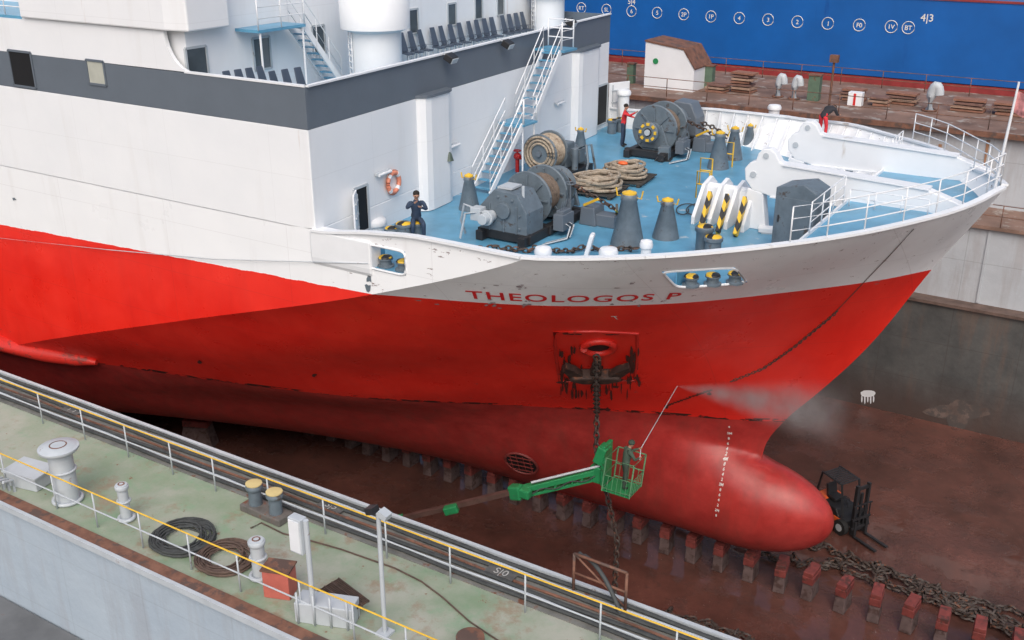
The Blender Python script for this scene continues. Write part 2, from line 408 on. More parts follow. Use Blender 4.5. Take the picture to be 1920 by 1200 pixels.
for xa,xb,za,zb in OPEN:
    xa,xb=min(xa,xb),max(xa,xb); pts=[]
    def P3(X,Z): return V((X,YC-hbreadth(X,Z)-.004,Z))
    for k in range(40):
        a=2*PI*k/40; cx,sx=math.cos(a),math.sin(a); e=.3
        X=(xa+xb)/2+(xb-xa)/2*math.copysign(abs(cx)**e,cx); Z=(za+zb)/2+(zb-za)/2*math.copysign(abs(sx)**e,sx)
        pts.append(P3(X,Z))
    MB().tube(pts,.035,6,True).build('opening_rim',white,ship,world=True)
    n=12; X=np.linspace(xa-.05,xb+.05,n)
    A0=[P3(x,za)+V((0,.05,0)) for x in X]; B0=[p+V((0,.9,-.02)) for p in A0]
    MB().add(A0+B0,[(i,i+1,n+i+1,n+i) for i in range(n-1)]).build('chock_floor',deckblue,ship,world=True)
    for x in(xa-.04,xb+.04):
        p=P3(x,za)+V((0,.04,0)); MB().prism([p,p+V((0,.85,0)),p+V((0,.85,zb-za)),p+V((0,0,zb-za))],(.03,0,0)).build('chock_side',deckblue,ship,world=True)
for sg in(1,-1):
    mb=MB(); xs=list(np.linspace(-20 if sg>0 else -21,-8,30))+list(np.linspace(-7.8,-3.25,26))
    pts=[V((x,YC-sg*(hbreadth(x,ztop(x)-.02)),ztop(x)+.02)) for x in xs]
    for a,b in zip(pts,pts[1:]): mb.beam(a,b,.2,.07)
    mb.build('bulwark_cap',white,ship,world=True)
for x in np.arange(-19.5,-6.9,.62):
    h1=hbreadth(x,DZ+.02)-.02;h2=hbreadth(x,ztop(x)-.1)-.03; zt=ztop(x)-.05
    y1=YC+h1;y2=YC+h2
    MB().prism([(x,y1,DZ),(x,y1-.42,DZ),(x,y2-.1,zt),(x,y2,zt)],(.035,0,0)).build('bulwark_bracket',white,ship,world=True)
mb=MB(); xs=np.linspace(-21.6,stem(DZ)-.02,60)
a=[V((x,YC-hbreadth(x,DZ)+.01,DZ)) for x in xs];b=[V((x,YC+hbreadth(x,DZ)-.01,DZ)) for x in xs]
mb.add(a+b,[(i,i+1,61+i,60+i) for i in range(59)]); mb.build('foredeck',deckblue,ship,world=True)
PZ=15.0; mb=MB(); xs=np.linspace(-7.3,stem(PZ)-.05,30)
a=[V((x,YC-hbreadth(x,PZ)+.02,PZ)) for x in xs];b=[V((x,YC+hbreadth(x,PZ)-.02,PZ)) for x in xs]
mb.add(a+b,[(i,i+1,30+i+1,30+i) for i in range(29)])
mb.build('bow_platform',deckblue,ship,world=True)
mb=MB(); hbp=hbreadth(-7.3,DZ)-.1
mb.add([(-7.3,YC-hbp,DZ),(-7.3,YC+hbp,DZ),(-7.3,YC+hbreadth(-7.3,PZ)-.15,PZ+.06),(-7.3,YC-hbreadth(-7.3,PZ)+.15,PZ+.06)],[(0,1,2,3)])
mb.box((-7.27,YC,PZ+.03),(.06,2*hbreadth(-7.3,PZ)-.3,.12)); mb.build('platform_coaming',white,ship,world=True)
# ------------------------------------------------------------------ superstructure
A=V((-19.9,YN,0));B=V((-21.2,2*YC-YN,0)); wd=(B-A).normalized(); wn=V((wd.y,-wd.x,0))
def GW(u,v,off=0): return PL(u,v,A+wn*off,wn)
YF=B.y
mb=MB()
mb.prism([(-60,YN,14.5),(A.x,YN,14.5),(B.x,YF,14.5),(-60,YF,14.5)],(0,0,2.92))
mb.prism([(-40,YN+.05,13.5),(A.x,YN+.05,13.5),(B.x,YF-.05,13.5),(-40,YF-.05,13.5)],(0,0,1.01))
sup=mb.build('superstructure',whiteS,ship,world=True,bevel=.03)
mb=MB(); th=.12
mb.box(((-60+A.x)/2,YN+th/2,18.01),(60+A.x,th,1.18)); mb.box(((-60+B.x)/2,YF-th/2,18.01),(60+B.x,th,1.18))
mb.beam(A+wd*th-wn*th/2+V((0,0,18.01)),B-wd*th-wn*th/2+V((0,0,18.01)),th,1.18)
mb.build('grey_bulwark_band',dgrey,ship,world=True)
mb=MB(); mb.beam((-24.6,YN+.06,18.62),(A.x,YN+.06,18.62),.16,.05); mb.beam(A+V((0,.06,18.62)),B+V((0,-.06,18.62)),.16,.05)
mb.build('band_cap',white,ship,world=True)
MB().prism([(-24.8,YN+.13,17.42),(A.x-.13,YN+.13,17.42),(B.x-.13,YF-.13,17.42),(-24.8,YF-.13,17.42)],(0,0,.08)).build('promenade_deck',deckblue,ship,world=True)
MB().beam(A+wd*.2-wn*.14+V((0,0,18.0)),B-wd*.2-wn*.14+V((0,0,18.0)),.02,1.1).build('band_lining',white,ship,world=True)
for u0,u1,vt in((782,838,182),(1072,1116,90)):
    p0=GW(u0,vt+60);p1=GW(u1,vt+40); mb=MB(); d=.32
    q0=V((p0.x,p0.y,13.68));q1=V((p1.x,p1.y,13.68))
    poly=[q0,q0+wn*d*.4+wd*.05,q0+wn*d*.8+wd*.16,q0+wn*d+wd*.4,q1+wn*d-wd*.4,q1+wn*d*.8-wd*.16,q1+wn*d*.4-wd*.05,q1]
    mb.prism(poly,(0,0,3.74)); mb.build('wall_trunk',whiteS,ship,world=True)
    mb=MB(); poly=[p+V((0,0,3.745)) for p in poly]; mb.prism([poly[0]-wd*.05]+[p+wn*.06 for p in poly[1:-1]]+[poly[-1]+wd*.05],(0,0,.09)); mb.build('trunk_cap',dgrey,ship,world=True)
XH=-24.75
mb=MB()
mb.box(((-60-32)/2,(YN+YF)/2,(18.6+19.7)/2),(28,YF-YN-.02,1.1))
mb.box(((-32+XH)/2,(YN+.3+YF)/2,(17.5+22.5)/2),(32+XH,YF-YN-.3,5))
mb.box(((-60-32)/2,(YN+3+YF)/2,(19.7+24)/2),(28,YF-YN-3,4.3))
mb.build('deckhouse',whiteS,ship,world=True)
arc=[(-25.3+1.0*(1-math.cos(t)),19.75-1.12*math.sin(t)) for t in np.linspace(0,PI/2,9)]
poly=[(-32,YN+.002,18.6)]+[(x,YN+.002,z) for x,z in arc[::-1]]+[(-25.3,YN+.002,19.76),(-32,YN+.002,19.76)]
MB().prism(poly,(0,.12,0)).build('side_wing',whiteS,ship,world=True)
MB().prism([(-31.9,YN-.12,19.78),(-25.1,YN-.12,19.78),(-24.3,YN+.05,19.78),(-24.3,YN+1.7,19.78),(-31.9,YN+1.7,19.78)],(0,0,3.2)).build('bridge_wing',whiteS,ship,world=True,bevel=.05)
MB().box((-46,YN+1.5,19.75),(28,2.9,.09)).build('upper_side_deck',deckblue,ship,world=True)
MB().box((-24.2,24.75,19.6),(1.0,2.1,.09)).build('stair_platform',deckblue,ship,world=True)
for y in(23.8,25.7): MB().cyl((-23.75,y,17.5),(-23.75,y,19.55),.035,n=8).build('platform_pillar',white,ship,world=True)
def railing(pts,h,mat_,parent=None,r=.025,rails=3,world=True,rmat=None):
    for k in range(1,rails+1):
        MB().tube([V(p)+V((0,0,h*k/rails)) for p in pts],r,6).build('rail',rmat if (rmat and k==rails) else mat_,parent,world=world)
    for p in pts:
        MB().cyl(V(p),V(p)+V((0,0,h)),r*1.15,n=6).build('post',mat_,parent,world=world)
railing([(-23.7,23.7,19.64),(-23.7,24.7,19.64),(-23.7,25.75,19.64)],1.0,white,ship,r=.02)
railing([(x,YN+.1,19.8) for x in np.arange(-44,-31.5,1.0)],1.1,white,ship,rails=4,r=.02)
def window(c,right,up,n,w,h,glassm=glass,frm=None):
    mb=MB(); c=V(c)
    for a,b in((-1,0),(1,0),(0,-1),(0,1)):
        ctr=c+right*a*w/2+up*b*h/2
        if a: mb.beam(ctr-up*h/2,ctr+up*h/2,.07,.07,n)
        else: mb.beam(ctr-right*w/2,ctr+right*w/2,.07,.07,n)
    f=mb.build('window',frm or lgrey,ship,world=True)
    m2=MB(); q=c+n*.008; m2.add([q-right*w/2-up*h/2,q+right*w/2-up*h/2,q+right*w/2+up*h/2,q-right*w/2+up*h/2],[(0,1,2,3)])
    m2.build('pane',glassm,f,world=True)
UP=V((0,0,1)); Yv=V((0,1,0)); Xv=V((1,0,0))
for u,v,w,h in((370,122,.8,1.05),(491,100,.75,1.0),(597,75,.62,.95),(775,40,.58,.9),(847,27,.58,.85),(897,16,.55,.85),(938,9,.55,.85)):
    c=GX(u,v,XH+.004); window(c,Yv,UP,Xv,w,h)
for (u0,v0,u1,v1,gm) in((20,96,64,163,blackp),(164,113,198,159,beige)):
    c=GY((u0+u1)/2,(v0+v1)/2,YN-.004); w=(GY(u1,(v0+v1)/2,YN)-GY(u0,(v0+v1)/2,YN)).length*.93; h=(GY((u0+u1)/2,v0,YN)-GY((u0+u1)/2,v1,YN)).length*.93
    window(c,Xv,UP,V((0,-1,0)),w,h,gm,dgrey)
def door(u0,u1,v0,v1,leafside):
    a=GW(u0,v1,.01);b=GW(u1,v1,.01); zt=GW((u0+u1)/2,v0).z; zb=DZ+.2
    mb=MB(); 
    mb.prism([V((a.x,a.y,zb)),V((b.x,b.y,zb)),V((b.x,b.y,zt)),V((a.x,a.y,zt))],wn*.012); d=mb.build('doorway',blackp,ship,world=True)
    w=(b-a).length; m2=MB()
    for p in(a,b): m2.beam(V((p.x,p.y,zb)),V((p.x,p.y,zt)),.08,.08)
    m2.beam(V((a.x,a.y,zt)),V((b.x,b.y,zt)),.08,.08);m2.beam(V((a.x,a.y,zb)),V((b.x,b.y,zb)),.08,.08)
    m2.build('frame',lgrey,d,world=True)
    hinge=a if leafside<0 else b; wl=max(w,.62)
    dr=(wd*leafside*.86+wn*.5).normalized(); q=V((hinge.x,hinge.y,0))+wn*.08
    m3=MB(); m3.beam(q+dr*wl/2+V((0,0,zb)),q+dr*wl/2+V((0,0,zt)),wl*.98,.06,dr.cross(UP)); lf=m3.build('door_leaf',white,d,world=True,bevel=.02)
    m4=MB()
    for k in(.2,.5,.8): m4.beam(q+dr*wl*.1+wn*.06+V((0,0,zb+(zt-zb)*k)),q+dr*wl*.9+wn*.06+V((0,0,zb+(zt-zb)*k)),.05,.05)
    m4.beam(q+dr*wl*.15+wn*.05+V((0,0,zb+.1)),q+dr*wl*.15+wn*.05+V((0,0,zt-.1)),.04,.04)
    m4.build('clip_bar',lgrey,lf,world=True)
door(667,692,348,428,-1); door(1117,1136,160,238,1)
mb=MB(); pr=[(0,1.12),(.0,.3),(.02,.16),(.07,.06),(.16,.01),(.3,0),(.5,0),(.5,1.12)]
mb.prism([(-20.1,YN-.07+a,13.42+b) for a,b in pr],(2.25,0,0)); mb.build('bulwark_sponson',white,ship,world=True,bevel=.06)
pL,_=hit(872,552);pR,_=hit(1262,548)
mb=MB(); vs,fs=txt('THEOLOGOS P',1.0,.014,1.14); wv=max(v.x for v in vs);hv=max(v.y for v in vs)
N=200; xsn=np.linspace(pL.x,pR.x,N); cum=[0]; pp=[surf(x,13.2)[0] for x in xsn]
for a,b in zip(pp,pp[1:]): cum.append(cum[-1]+(b-a).length)
def tm(v):
    # true upright lettering: step up the hull surface at right angles to its run
    s=v.x/wv; x=float(np.interp(s*cum[-1],cum,xsn)); z0=13.14+.07*s
    p,n=surf(x,z0); q,_=surf(x+.05,z0); tg=(q-p).normalized(); up=n.cross(tg); up=up if up.z>0 else -up
    c=p+up*(v.y/hv*.45)
    h,hn,i,d=bvh.ray_cast(c+n*1.0,-n)
    return (h if h is not None else c)+n*.018
mb.add([tm(v) for v in vs],fs)
nm=mat('name_lettering_red',(.70,.02,.025),.45,.08,3,(.5,.5,.5),.16,4,bump=0)
mb.build('name_lettering',nm,ship,world=True)
def hull_text(s,size,u,v,m,name='draft_mark'):
    p,n=hit(u,v); mb=MB(); vs,fs=txt(s,size,.004); w=max(a.x for a in vs)
    mb.add([surf(p.x+(a.x-w/2)*.9,p.z+a.y-size*.35,.012)[0] for a in vs],fs); mb.build(name,m,ship,world=True)
wt=mat('white_lettering',(.72,.7,.66),.5,.05,bump=0)
hull_text('T',.26,1154,595,wt)
marks=['5M','8','6','4','2','4M','8','6','4','2','3M','8','6','4','2','2M','8']
for i,s in enumerate(marks):
    k=i/(len(marks)-1); u=1368+(1343-1368)*k; v=812+(966-812)*k
    hull_text(s,.14,u,v,wt)
hull_text('4',.14,1367,800,wt)
pc,pn=hit(1118,665)
def hp(u,v,off=.02): return hit(u,v,off)[0]
mb=MB(); ring=[(1040,622),(1118,621),(1195,625),(1195,665),(1190,712),(1118,716),(1050,714),(1042,665)]
pts=[]
for i in range(len(ring)):
    a=ring[i];b=ring[(i+1)%len(ring)]
    for t in(0,.33,.66): pts.append(hp(a[0]+(b[0]-a[0])*t,a[1]+(b[1]-a[1])*t,.0))
mb.tube(pts,.06,6,True)
ared=mat('anchor_red',(.55,.02,.012),.45,.1,3,(.05,.02,.015),.35,3)
pocket=mb.build('anchor_pocket',ared,ship,world=True)
c=hp(1118,678,.03); x=hp(1160,672)-hp(1076,672); x.normalize(); up=x.cross(pn);  up=up if up.z>0 else -up
MB().torus(hp(1122,648,.06),.46,.12,pn,24,8).build('hawse_ring',ared,pocket,world=True)
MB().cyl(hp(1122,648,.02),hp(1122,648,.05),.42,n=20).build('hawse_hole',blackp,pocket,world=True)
anc=thing('anchor','rusty stockless anchor hanging in the red bow pocket','anchor',tuple(c))
dkr=mat('hull_rust_scrape',(.075,.02,.014),.7,.3,6)
arust=mat('anchor_steel',(.05,.028,.022),.75,.4,4,RUST,.35,4)
o=c+pn*.16
MB().prism([o+up*.75-x*.1-pn*.1,o+up*.75+x*.1-pn*.1,o-up*.7+x*.2-pn*.1,o-up*.7-x*.2-pn*.1],pn*.2).build('shank',arust,anc,world=True,bevel=.03)
MB().prism([o-up*.5-x*.75-pn*.18,o-up*.5+x*.75-pn*.18,o-up*.72+x*.85-pn*.18,o-up*.98+x*.4-pn*.18,o-up*.98-x*.4-pn*.18,o-up*.72-x*.85-pn*.18],pn*.4).build('crown',arust,anc,world=True,bevel=.06)
for sgn in(-1,1):
    y=pn*.09; b0=o-up*.6+x*sgn*.35; mb=MB()
    mb.prism([b0-y,b0+x*sgn*.5-y,b0+x*sgn*.72+up*.5-y,o+up*.45+x*sgn*.98+pn*.1-y,b0+x*sgn*.3+up*.55-y],pn*.22); mb.build('fluke',arust,anc,world=True,bevel=.03)
def blotch(mb,u,v,ru,rv,n=14,off=.014):
    pts=[]
    for i in range(n):
        a=2*PI*i/n; k=random.uniform(.45,1.1); pts.append(hp(u+ru*k*math.cos(a),v+rv*k*math.sin(a),off))
    cc=hp(u,v,off); mb.add([cc]+pts,[(0,1+i,1+(i+1)%n) for i in range(n)])
mb=MB()
for k in range(110):
    u,v,ru,rv=random.choice([(random.gauss(1066,10),random.uniform(650,712),3,10),(random.gauss(1190,6),random.uniform(655,715),3,10),(random.uniform(1050,1195),random.gauss(713,6),9,3),(random.gauss(1118,22),random.uniform(690,745),3,12),(random.uniform(1040,1190),624,9,1.5),(random.uniform(1050,1185),random.uniform(715,740),1.5,12)])
    blotch(mb,u,v,ru,rv,10,.012+.0005*k)
mb.build('rust_stain',dkr,ship,world=True)
mb=MB()
for k in range(16):
    u=1250+k*5.5; blotch(mb,u,760-(u-1250)*.36,5,2,8,.012+.0007*k)
for k,(u,v) in enumerate([(590,702),(375,678),(1250,762),(1140,766),(1330,737)]): blotch(mb,u,v,5,4,8,.03)
mb.build('rust_stain',dkr,ship,world=True)
mb=MB()
for k,(u,v,ru,rv) in enumerate([(692,522,6,11),(690,540,7,10),(210,266,16,2),(44,302,2,5),(27,373,4,3)]): blotch(mb,u,v,ru,rv,10,.012+.002*k)
mb.build('grey_paint_patch',grey,ship,world=True)
mb=MB(); random.seed(3)
for k in range(26):
    u=random.choice([random.gauss(985,12),random.gauss(1140,22),random.gauss(1185,12),random.gauss(930,14)]); v=random.choice([random.gauss(536,3),random.gauss(569,4)])
    blotch(mb,u,v,random.uniform(2,8),random.uniform(1,2),9,.022+.0006*k)
mb.build('chipped_paint',mat('chipped_primer',(.33,.28,.29),.6,.3,5),ship,world=True)
tp,tn=hit(978,868); mring=mat('maroon_ring',(.2,.035,.03),.6,.2)
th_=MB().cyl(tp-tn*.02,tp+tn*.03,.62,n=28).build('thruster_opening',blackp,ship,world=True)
MB().torus(tp+tn*.03,.66,.05,tn,30,6).build('thruster_ring',mring,th_,world=True)
mb=MB(); tx,ty=frame(tn)
for k in(-.4,-.13,.14,.4): mb.beam(tp+tn*.05+tx*k-ty*.5,tp+tn*.05+tx*k+ty*.5,.03,.03); mb.beam(tp+tn*.06+ty*k-tx*.5,tp+tn*.06+ty*k+tx*.5,.03,.03)
mb.build('thruster_grating',mring,th_,world=True)
pf=[hit(u,v)[0] for u,v in((-160,612),(0,642),(90,662),(150,672),(186,678))]
MB().tube([p+V((0,-.12,0)) for p in pf],[.34,.34,.32,.27,.1],12).build('rubbing_strake',mat('strake_red',(.6,.03,.02),.5,.1,3,(.2,.04,.03),.4,2),ship,world=True)
# ------------------------------------------------------------------ chains helper
def chain(mb,pts,link=.22,w=.14,r=.028):
    P=[V(p) for p in pts]; cum=[0]
    for a,b in zip(P,P[1:]): cum.append(cum[-1]+(b-a).length)
    n=int(cum[-1]/(link*.72))
    for i in range(n):
        s=(i+.5)*cum[-1]/n; k=max(j for j in range(len(cum)) if cum[j]<=s); k=min(k,len(P)-2)
        d=(P[k+1]-P[k]); p=P[k]+d*((s-cum[k])/max(1e-6,d.length)); d.normalize(); x,y=frame(d)
        if i%2: x,y=y,-x
        mb.tube([p+d*math.cos(2*PI*q/8)*link/2+x*math.sin(2*PI*q/8)*w/2 for q in range(8)],r,4,True)
ch=thing('anchor_chain','rusty anchor chain hanging from the bow pocket down to the dock floor','chain',tuple(hp(1118,655,.2)))
mb=MB(); q0=hp(1118,655,.2); qs=[q0,hp(1118,700,.45),hp(1120,760,.35)]
qb=G(1152,1120,.1); qs+=[V((qs[-1].x+.05,qs[-1].y-.05,5.5)),qb+V((0,0,2.5)),qb]; chain(mb,qs,.3,.19,.04); mb.build('chain_links',chainm,ch,world=True)
wire=thing('mooring_wire','thin dark chain lying diagonally down the red bow flare','chain',tuple(hp(1712,428,.04)))
mb=MB(); mb.tube([hp(u,v,.03) for u,v in((1712,428),(1685,458),(1660,485),(1630,516),(1600,548),(1550,600),(1500,640),(1465,668),(1430,690))],.012,5)
chain(mb,[hp(u,v,.03) for u,v in((1570,582),(1530,615),(1490,648),(1430,690),(1370,714))],.15,.08,.014); mb.build('wire',chainm,wire,world=True)
w2=thing('white_mooring_line','pale thin rope running along the white hull side','rope',tuple(GY(0,448,YN-.1)))
MB().tube([GY(-60,440,YN-.12),GY(200,468,YN-.12),GY(400,486,YN-.12),GY(690,494,YN-.08)],.014,5).build('line',lgrey,w2,world=True)
# ------------------------------------------------------------------ setting : dock
struct('ground',MB().box((-60,30,-.25),(700,700,.5)),floorm)
NZ=8.94; NI=17.44; NO=12.7
near=thing('dock_wing_wall','green decked wing wall of the floating dock nearest the viewer','dock wall',(-20,15,0))
MB().add([(-90,NO,NZ),(40,NO,NZ),(40,NI,NZ),(-90,NI,NZ)],[(0,1,2,3)]).build('deck_plating',greenm,near,world=True)
MB().add([(-90,NI,0),(40,NI,0),(40,NI,NZ),(-90,NI,NZ)],[(0,1,2,3)]).build('inner_wall',wlow,near,world=True)
MB().add([(-90,NO,0),(40,NO,0),(40,NO,NZ),(-90,NO,NZ)],[(0,1,2,3)]).build('outer_wall',wout,near,world=True)
MB().box((-25,17.42,NZ+.06),(130,.1,.14)).build('edge_bar',lgrey,near,world=True)
MB().box((-25,16.75,NZ+.012),(130,1.1,.02)).build('cable_strip',mat('cable_strip_grey',(.17,.17,.155),.7,.3,2,RUST,.3,2),near,world=True)
MB().box((-25,12.86,NZ+.02),(130,.32,.05)).build('rust_gutter',rustm,near,world=True)
MB().box((-25,12.64,NZ-.02),(130,.1,.16)).build('edge_bar',lgrey,near,world=True)
for k,y in enumerate((16.35,16.5,16.62,16.8,16.98,17.15,17.28)):
    mb2=MB(); mb2.tube([(x,y+.03*math.sin(x*1.3+k*2),NZ+.05+(.0 if k%2 else .03)) for x in np.arange(-60,12,1.2)],.035 if k%2 else .05,6)
    tag(mb2.build('service_cable',[hosem,lgrey,hosem,rustm][k%4]),['black cable nearest the yellow rail','pale service pipe second from the yellow rail','black cable third from the yellow rail','rusty pipe in the middle of the cable strip','black cable just past the rusty pipe','pale pipe second from the dock edge','black cable right at the dock edge'][k],'cable')
struct('lower_dock_deck',MB().box((-25,4,5.6),(130,17.3,.1)),mat('lower_deck_grey',(.13,.135,.14),.6,.2,1,RUST,.2,1))
rl=thing('dock_railing','yellow topped railing along the inner edge of the green deck','railing',(-20,16,NZ))
fu=[-120,-20,70,150,232,316,397,500,605,722,843,985,1127,1270,1400]
railing([(GY(u,712+.371*u,16.0).x,16.0,NZ) for u in fu],1.0,lgrey,rl,r=.019,rails=2,rmat=yellow)
rl=thing('dock_railing','yellow topped railing along the outer edge of the green deck','railing',(-20,13.26,NZ))
nu=[-100,0,95,172,258,350,443,560,660,760,860]
railing([(GY(u,850+.427*u,13.26).x,13.26,NZ) for u in nu],1.0,lgrey,rl,r=.019,rails=2,rmat=yellow)
plm=mat('plate_grey',(.10,.10,.095),.7,.3,3,RUST,.3,3); plw=mat('worn_lettering',(.42,.42,.4),.6,.2,5,(.12,.11,.1),.3,6)
for s,u,v,lb in(('S|5',622,948,'dark lettered plate on the cable strip above the tall lamp post'),('S|0',940,1072,'dark lettered plate on the cable strip near the rusty gangway frame'),('1 1',135,768,'dark numbered plate at the far left end of the cable strip')):
    p=G(u,v,NZ+.11); o=MB().box(p-V((0,0,.03)),(.75,.3,.03)).build('painted_frame_number',plm); tag(o,lb,'sign')
    m2=MB(); put_text(m2,s,.3,p,(1,0,0),(0,1,0)); m2.build('lettering',plw,o)
def mushroom(loc,h,r,cap,label,m=lgrey):
    t=thing('mushroom_vent',label,'vent',loc)
    MB().cyl((0,0,0),(0,0,h),r,n=20).build('pipe',m,t)
    MB().torus((0,0,.06),r+.05,.05).torus((0,0,h*.62),r+.02,.03).build('flange',m,t)
    MB().lathe((0,0,h-.05),[(r*.9,0),(cap*.95,.04),(cap,.08),(cap,.13),(cap*.97,.14),(cap*.9,.14),(cap*.85,.17),(cap*.3,.19),(0,.19)],24).build('cap',m,t)
    MB().torus((0,0,h+.13),cap*.4,.02).build('cap_ring',rustm,t)
mushroom(G(128,938,NZ),1.5,.3,.5,'large grey mushroom ventilator with white cap on green deck')
mushroom(G(238,974,NZ),.9,.13,.17,'small grey vent pipe right of the large ventilator')
mushroom(G(488,1082,NZ),.9,.16,.2,'small grey vent pipe beside the brown hose coil')
p=G(500,965,NZ); t=thing('double_bollard','rusty grey double bollard with two yellow caps on green deck','bollard',p,math.radians(-2))
MB().box((0,0,.1),(1.4,.5,.2)).build('base',mat('bollard_base',(.13,.12,.11),.7,.3,3,RUST,.4,3),t,bevel=.03)
for k in(-.36,.36):
    MB().lathe((k,0,.2),[(.17,0),(.16,.4),(.21,.44),(.22,.52),(.17,.58)],20).build('post',grey,t)
    MB().lathe((k,0,.78),[(.21,0),(.21,.03),(.001,.05)],20).build('post_cap',mat('faded_yellow',(.6,.48,.22),.6,.1),t)
def coil(loc,R,r,turns,label,m,name='hose_coil',zst=.05,cat='hose',rmin=.5):
    t=thing(name,label,cat,loc); pts=[]
    n=turns*22
    for i in range(n):
        a=2*PI*i/22; k=i/n; rr=R*(rmin+(1-rmin)*abs(math.sin(k*turns*1.7+1)))+random.uniform(-.01,.01)*R
        pts.append((rr*math.cos(a+.1*math.sin(k*9)),rr*math.sin(a)*.95,r+zst*(k*turns)))
    MB().tube(pts,r,6).build('coil',m,t); return t
coil(G(345,1012,NZ),.8,.024,17,'black hose coiled on the green deck',hosem,zst=.007)
coil(G(425,1050,NZ),.72,.022,17,'brown hose coil beside the small vent pipe',hoseb,zst=.007)
t=thing('lamp_post','tall grey lamp post with two floodlight heads by the near rail','lamp post',G(722,1188,NZ)); h=3.0
MB().cyl((0,0,0),(0,0,h),.05,n=12).build('pole',lgrey,t); MB().box((0,0,.03),(.3,.3,.06)).build('base',lgrey,t)
for k,s in enumerate((-1,1)): MB().box((s*.16,0,h+.02),(.22,.2,.14),ry=s*.35).cyl((0,0,h-.05),(s*.16,0,h),.02,n=6).build('floodlight',[black,lgrey][k],t)
t=thing('junction_box_pole','grey pole carrying a tall white junction box','pole',G(590,1168,NZ))
MB().cyl((0,0,0),(0,0,2.6),.06,n=12).build('pole',lgrey,t); MB().box((-.22,-.02,2.2),(.34,.22,.85)).build('junction_box',lgrey,t,bevel=.02)
MB().box((-.22,-.14,2.2),(.28,.02,.75)).build('box_door',white,t)
t=thing('red_electric_cabinet','faded red steel cabinet by the outer yellow rail','cabinet',G(527,1112,NZ),.35)
MB().box((0,0,.35),(.62,.45,.7)).build('body',redp,t,bevel=.02); MB().box((0,0,.72),(.68,.5,.04)).build('lid',rustm,t)
t=thing('steel_trough','pale grey steel tray under a dark grating','tray',G(615,1160,NZ),.35)
MB().box((0,0,.25),(1.3,.5,.5)).build('body',lgrey,t,bevel=.02)
for k in np.linspace(-.35,.35,4): MB().cyl((k*1.6,-.28,0),(k*1.6,-.28,.8),.025,n=6).build('leg',lgrey,t)
t=thing('steel_grating','low dark rusty grating behind the grey tray','grating',G(645,1140,NZ),-.25)
drk=mat('dark_grating',(.07,.045,.035),.75,.35,4,RUST,.3,4); mb=MB()
for k in np.linspace(-.55,.55,22): mb.beam((k,-.28,.3),(k,.28,.34),.02,.04)
for k in(-.28,-.1,.1,.28): mb.beam((-.57,k,.32+k*.07),(.57,k,.32+k*.07),.03,.05)
mb.build('bars',drk,t)
for k in(-.5,.5): MB().cyl((k,0,0),(k,0,.3),.03,n=6).build('leg',drk,t)
t=thing('grey_locker','low grey steel locker with slanted lid at left','locker',G(60,905,NZ),.2)
MB().box((0,0,.2),(1.0,.7,.4)).build('body',lgrey,t,bevel=.03); MB().box((0,0,.43),(1.1,.8,.05),ry=.05).build('lid',lgrey,t)
t=thing('pipe_manifold','bundle of small grey pipes at the left edge of the deck','pipes',G(20,920,NZ),.2)
for k in range(4): MB().tube([(k*.18-.4,0,0),(k*.18-.4,0,.35),(k*.18-.4,-.3,.45)],.04,8).build('pipe',lgrey,t)
o=MB().tube([G(u,v,NZ+.03) for u,v in((470,990),(490,980),(530,1000),(580,1013),(640,1030),(740,1065),(790,1090),(830,1120),(880,1165),(940,1205))],.02,6).build('deck_cable',hoseb)
tag(o,'thin brown cable snaking across the green deck','cable')
t=thing('rusty_drum','round rusty drum at the bottom edge of the picture','drum',G(882,1215,NZ))
MB().lathe((0,0,0),[(.3,0),(.3,.3),(.27,.31),(.001,.3)],24).build('shell',rustm,t)
t=thing('gangway_frame','rusty brown frame with a hanging hose at the dock edge','frame',G(1125,1150,NZ))
q=[G(1075,1108,NZ+.05),G(1172,1146,NZ+.05)]; hgt=1.0
mb=MB()
for a in q: mb.cyl(a,a+V((0,0,hgt)),.035,n=6)
mb.cyl(q[0]+V((0,0,hgt)),q[1]+V((0,0,hgt)),.035,n=6); mb.cyl(q[0]+V((0,0,.5)),q[1]+V((0,0,.5)),.03,n=6); mb.cyl(q[0]+V((0,0,hgt)),q[1]+V((0,0,.1)),.025,n=6); mb.build('frame',rustm,t,world=True)
MB().tube([q[0]+(q[1]-q[0])*k+V((0,.25-.5*k,.9-1.2*(k-.2)**2)) for k in np.linspace(0,1,9)],.05,8).build('hose',hosem,t,world=True)
# far wall
FY=48.4
far=thing('dock_wing_wall','stepped far wing wall of the dock with a rusty top deck','dock wall',(-20,FY,0))
MB().add([(-90,FY,0),(70,FY,0),(70,FY,6),(-90,FY,6)],[(0,1,2,3)]).build('lower_wall',wlow,far,world=True)
MB().box((-10,FY+.25,6.02),(160,.85,.14)).build('ledge',mat('ledge_brown',(.12,.08,.065),.8,.3,2),far,world=True)
MB().add([(-90,FY+.65,6.05),(70,FY+.65,6.05),(70,FY+.65,9.7),(-90,FY+.65,9.7)],[(0,1,2,3)]).build('middle_wall',wup,far,world=True)
MB().box((-10,FY+2.2,9.75),(160,3.6,.16)).build('ledge',rdeck,far,world=True)
MB().add([(-90,52.1,9.8),(70,52.1,9.8),(70,52.1,13.3),(-90,52.1,13.3)],[(0,1,2,3)]).build('upper_wall',wup,far,world=True)
MB().box((-10,56.9,13.3),(160,10.2,.2)).build('top_deck',rdeck,far,world=True)
MB().box((-10,51.85,13.28),(160,.35,.24)).build('edge_bar',rustm,far,world=True)
for k,x in enumerate(np.arange(-30,30,3.1)): MB().box((x,FY+.6,7.9),(.1,.06,3.5)).build('wall_stiffener',wup,far,world=True)
FZ=13.4
t=thing('ledge_railing','thin rusty railing on the middle ledge of the far wall','railing',(0,49,9.83))
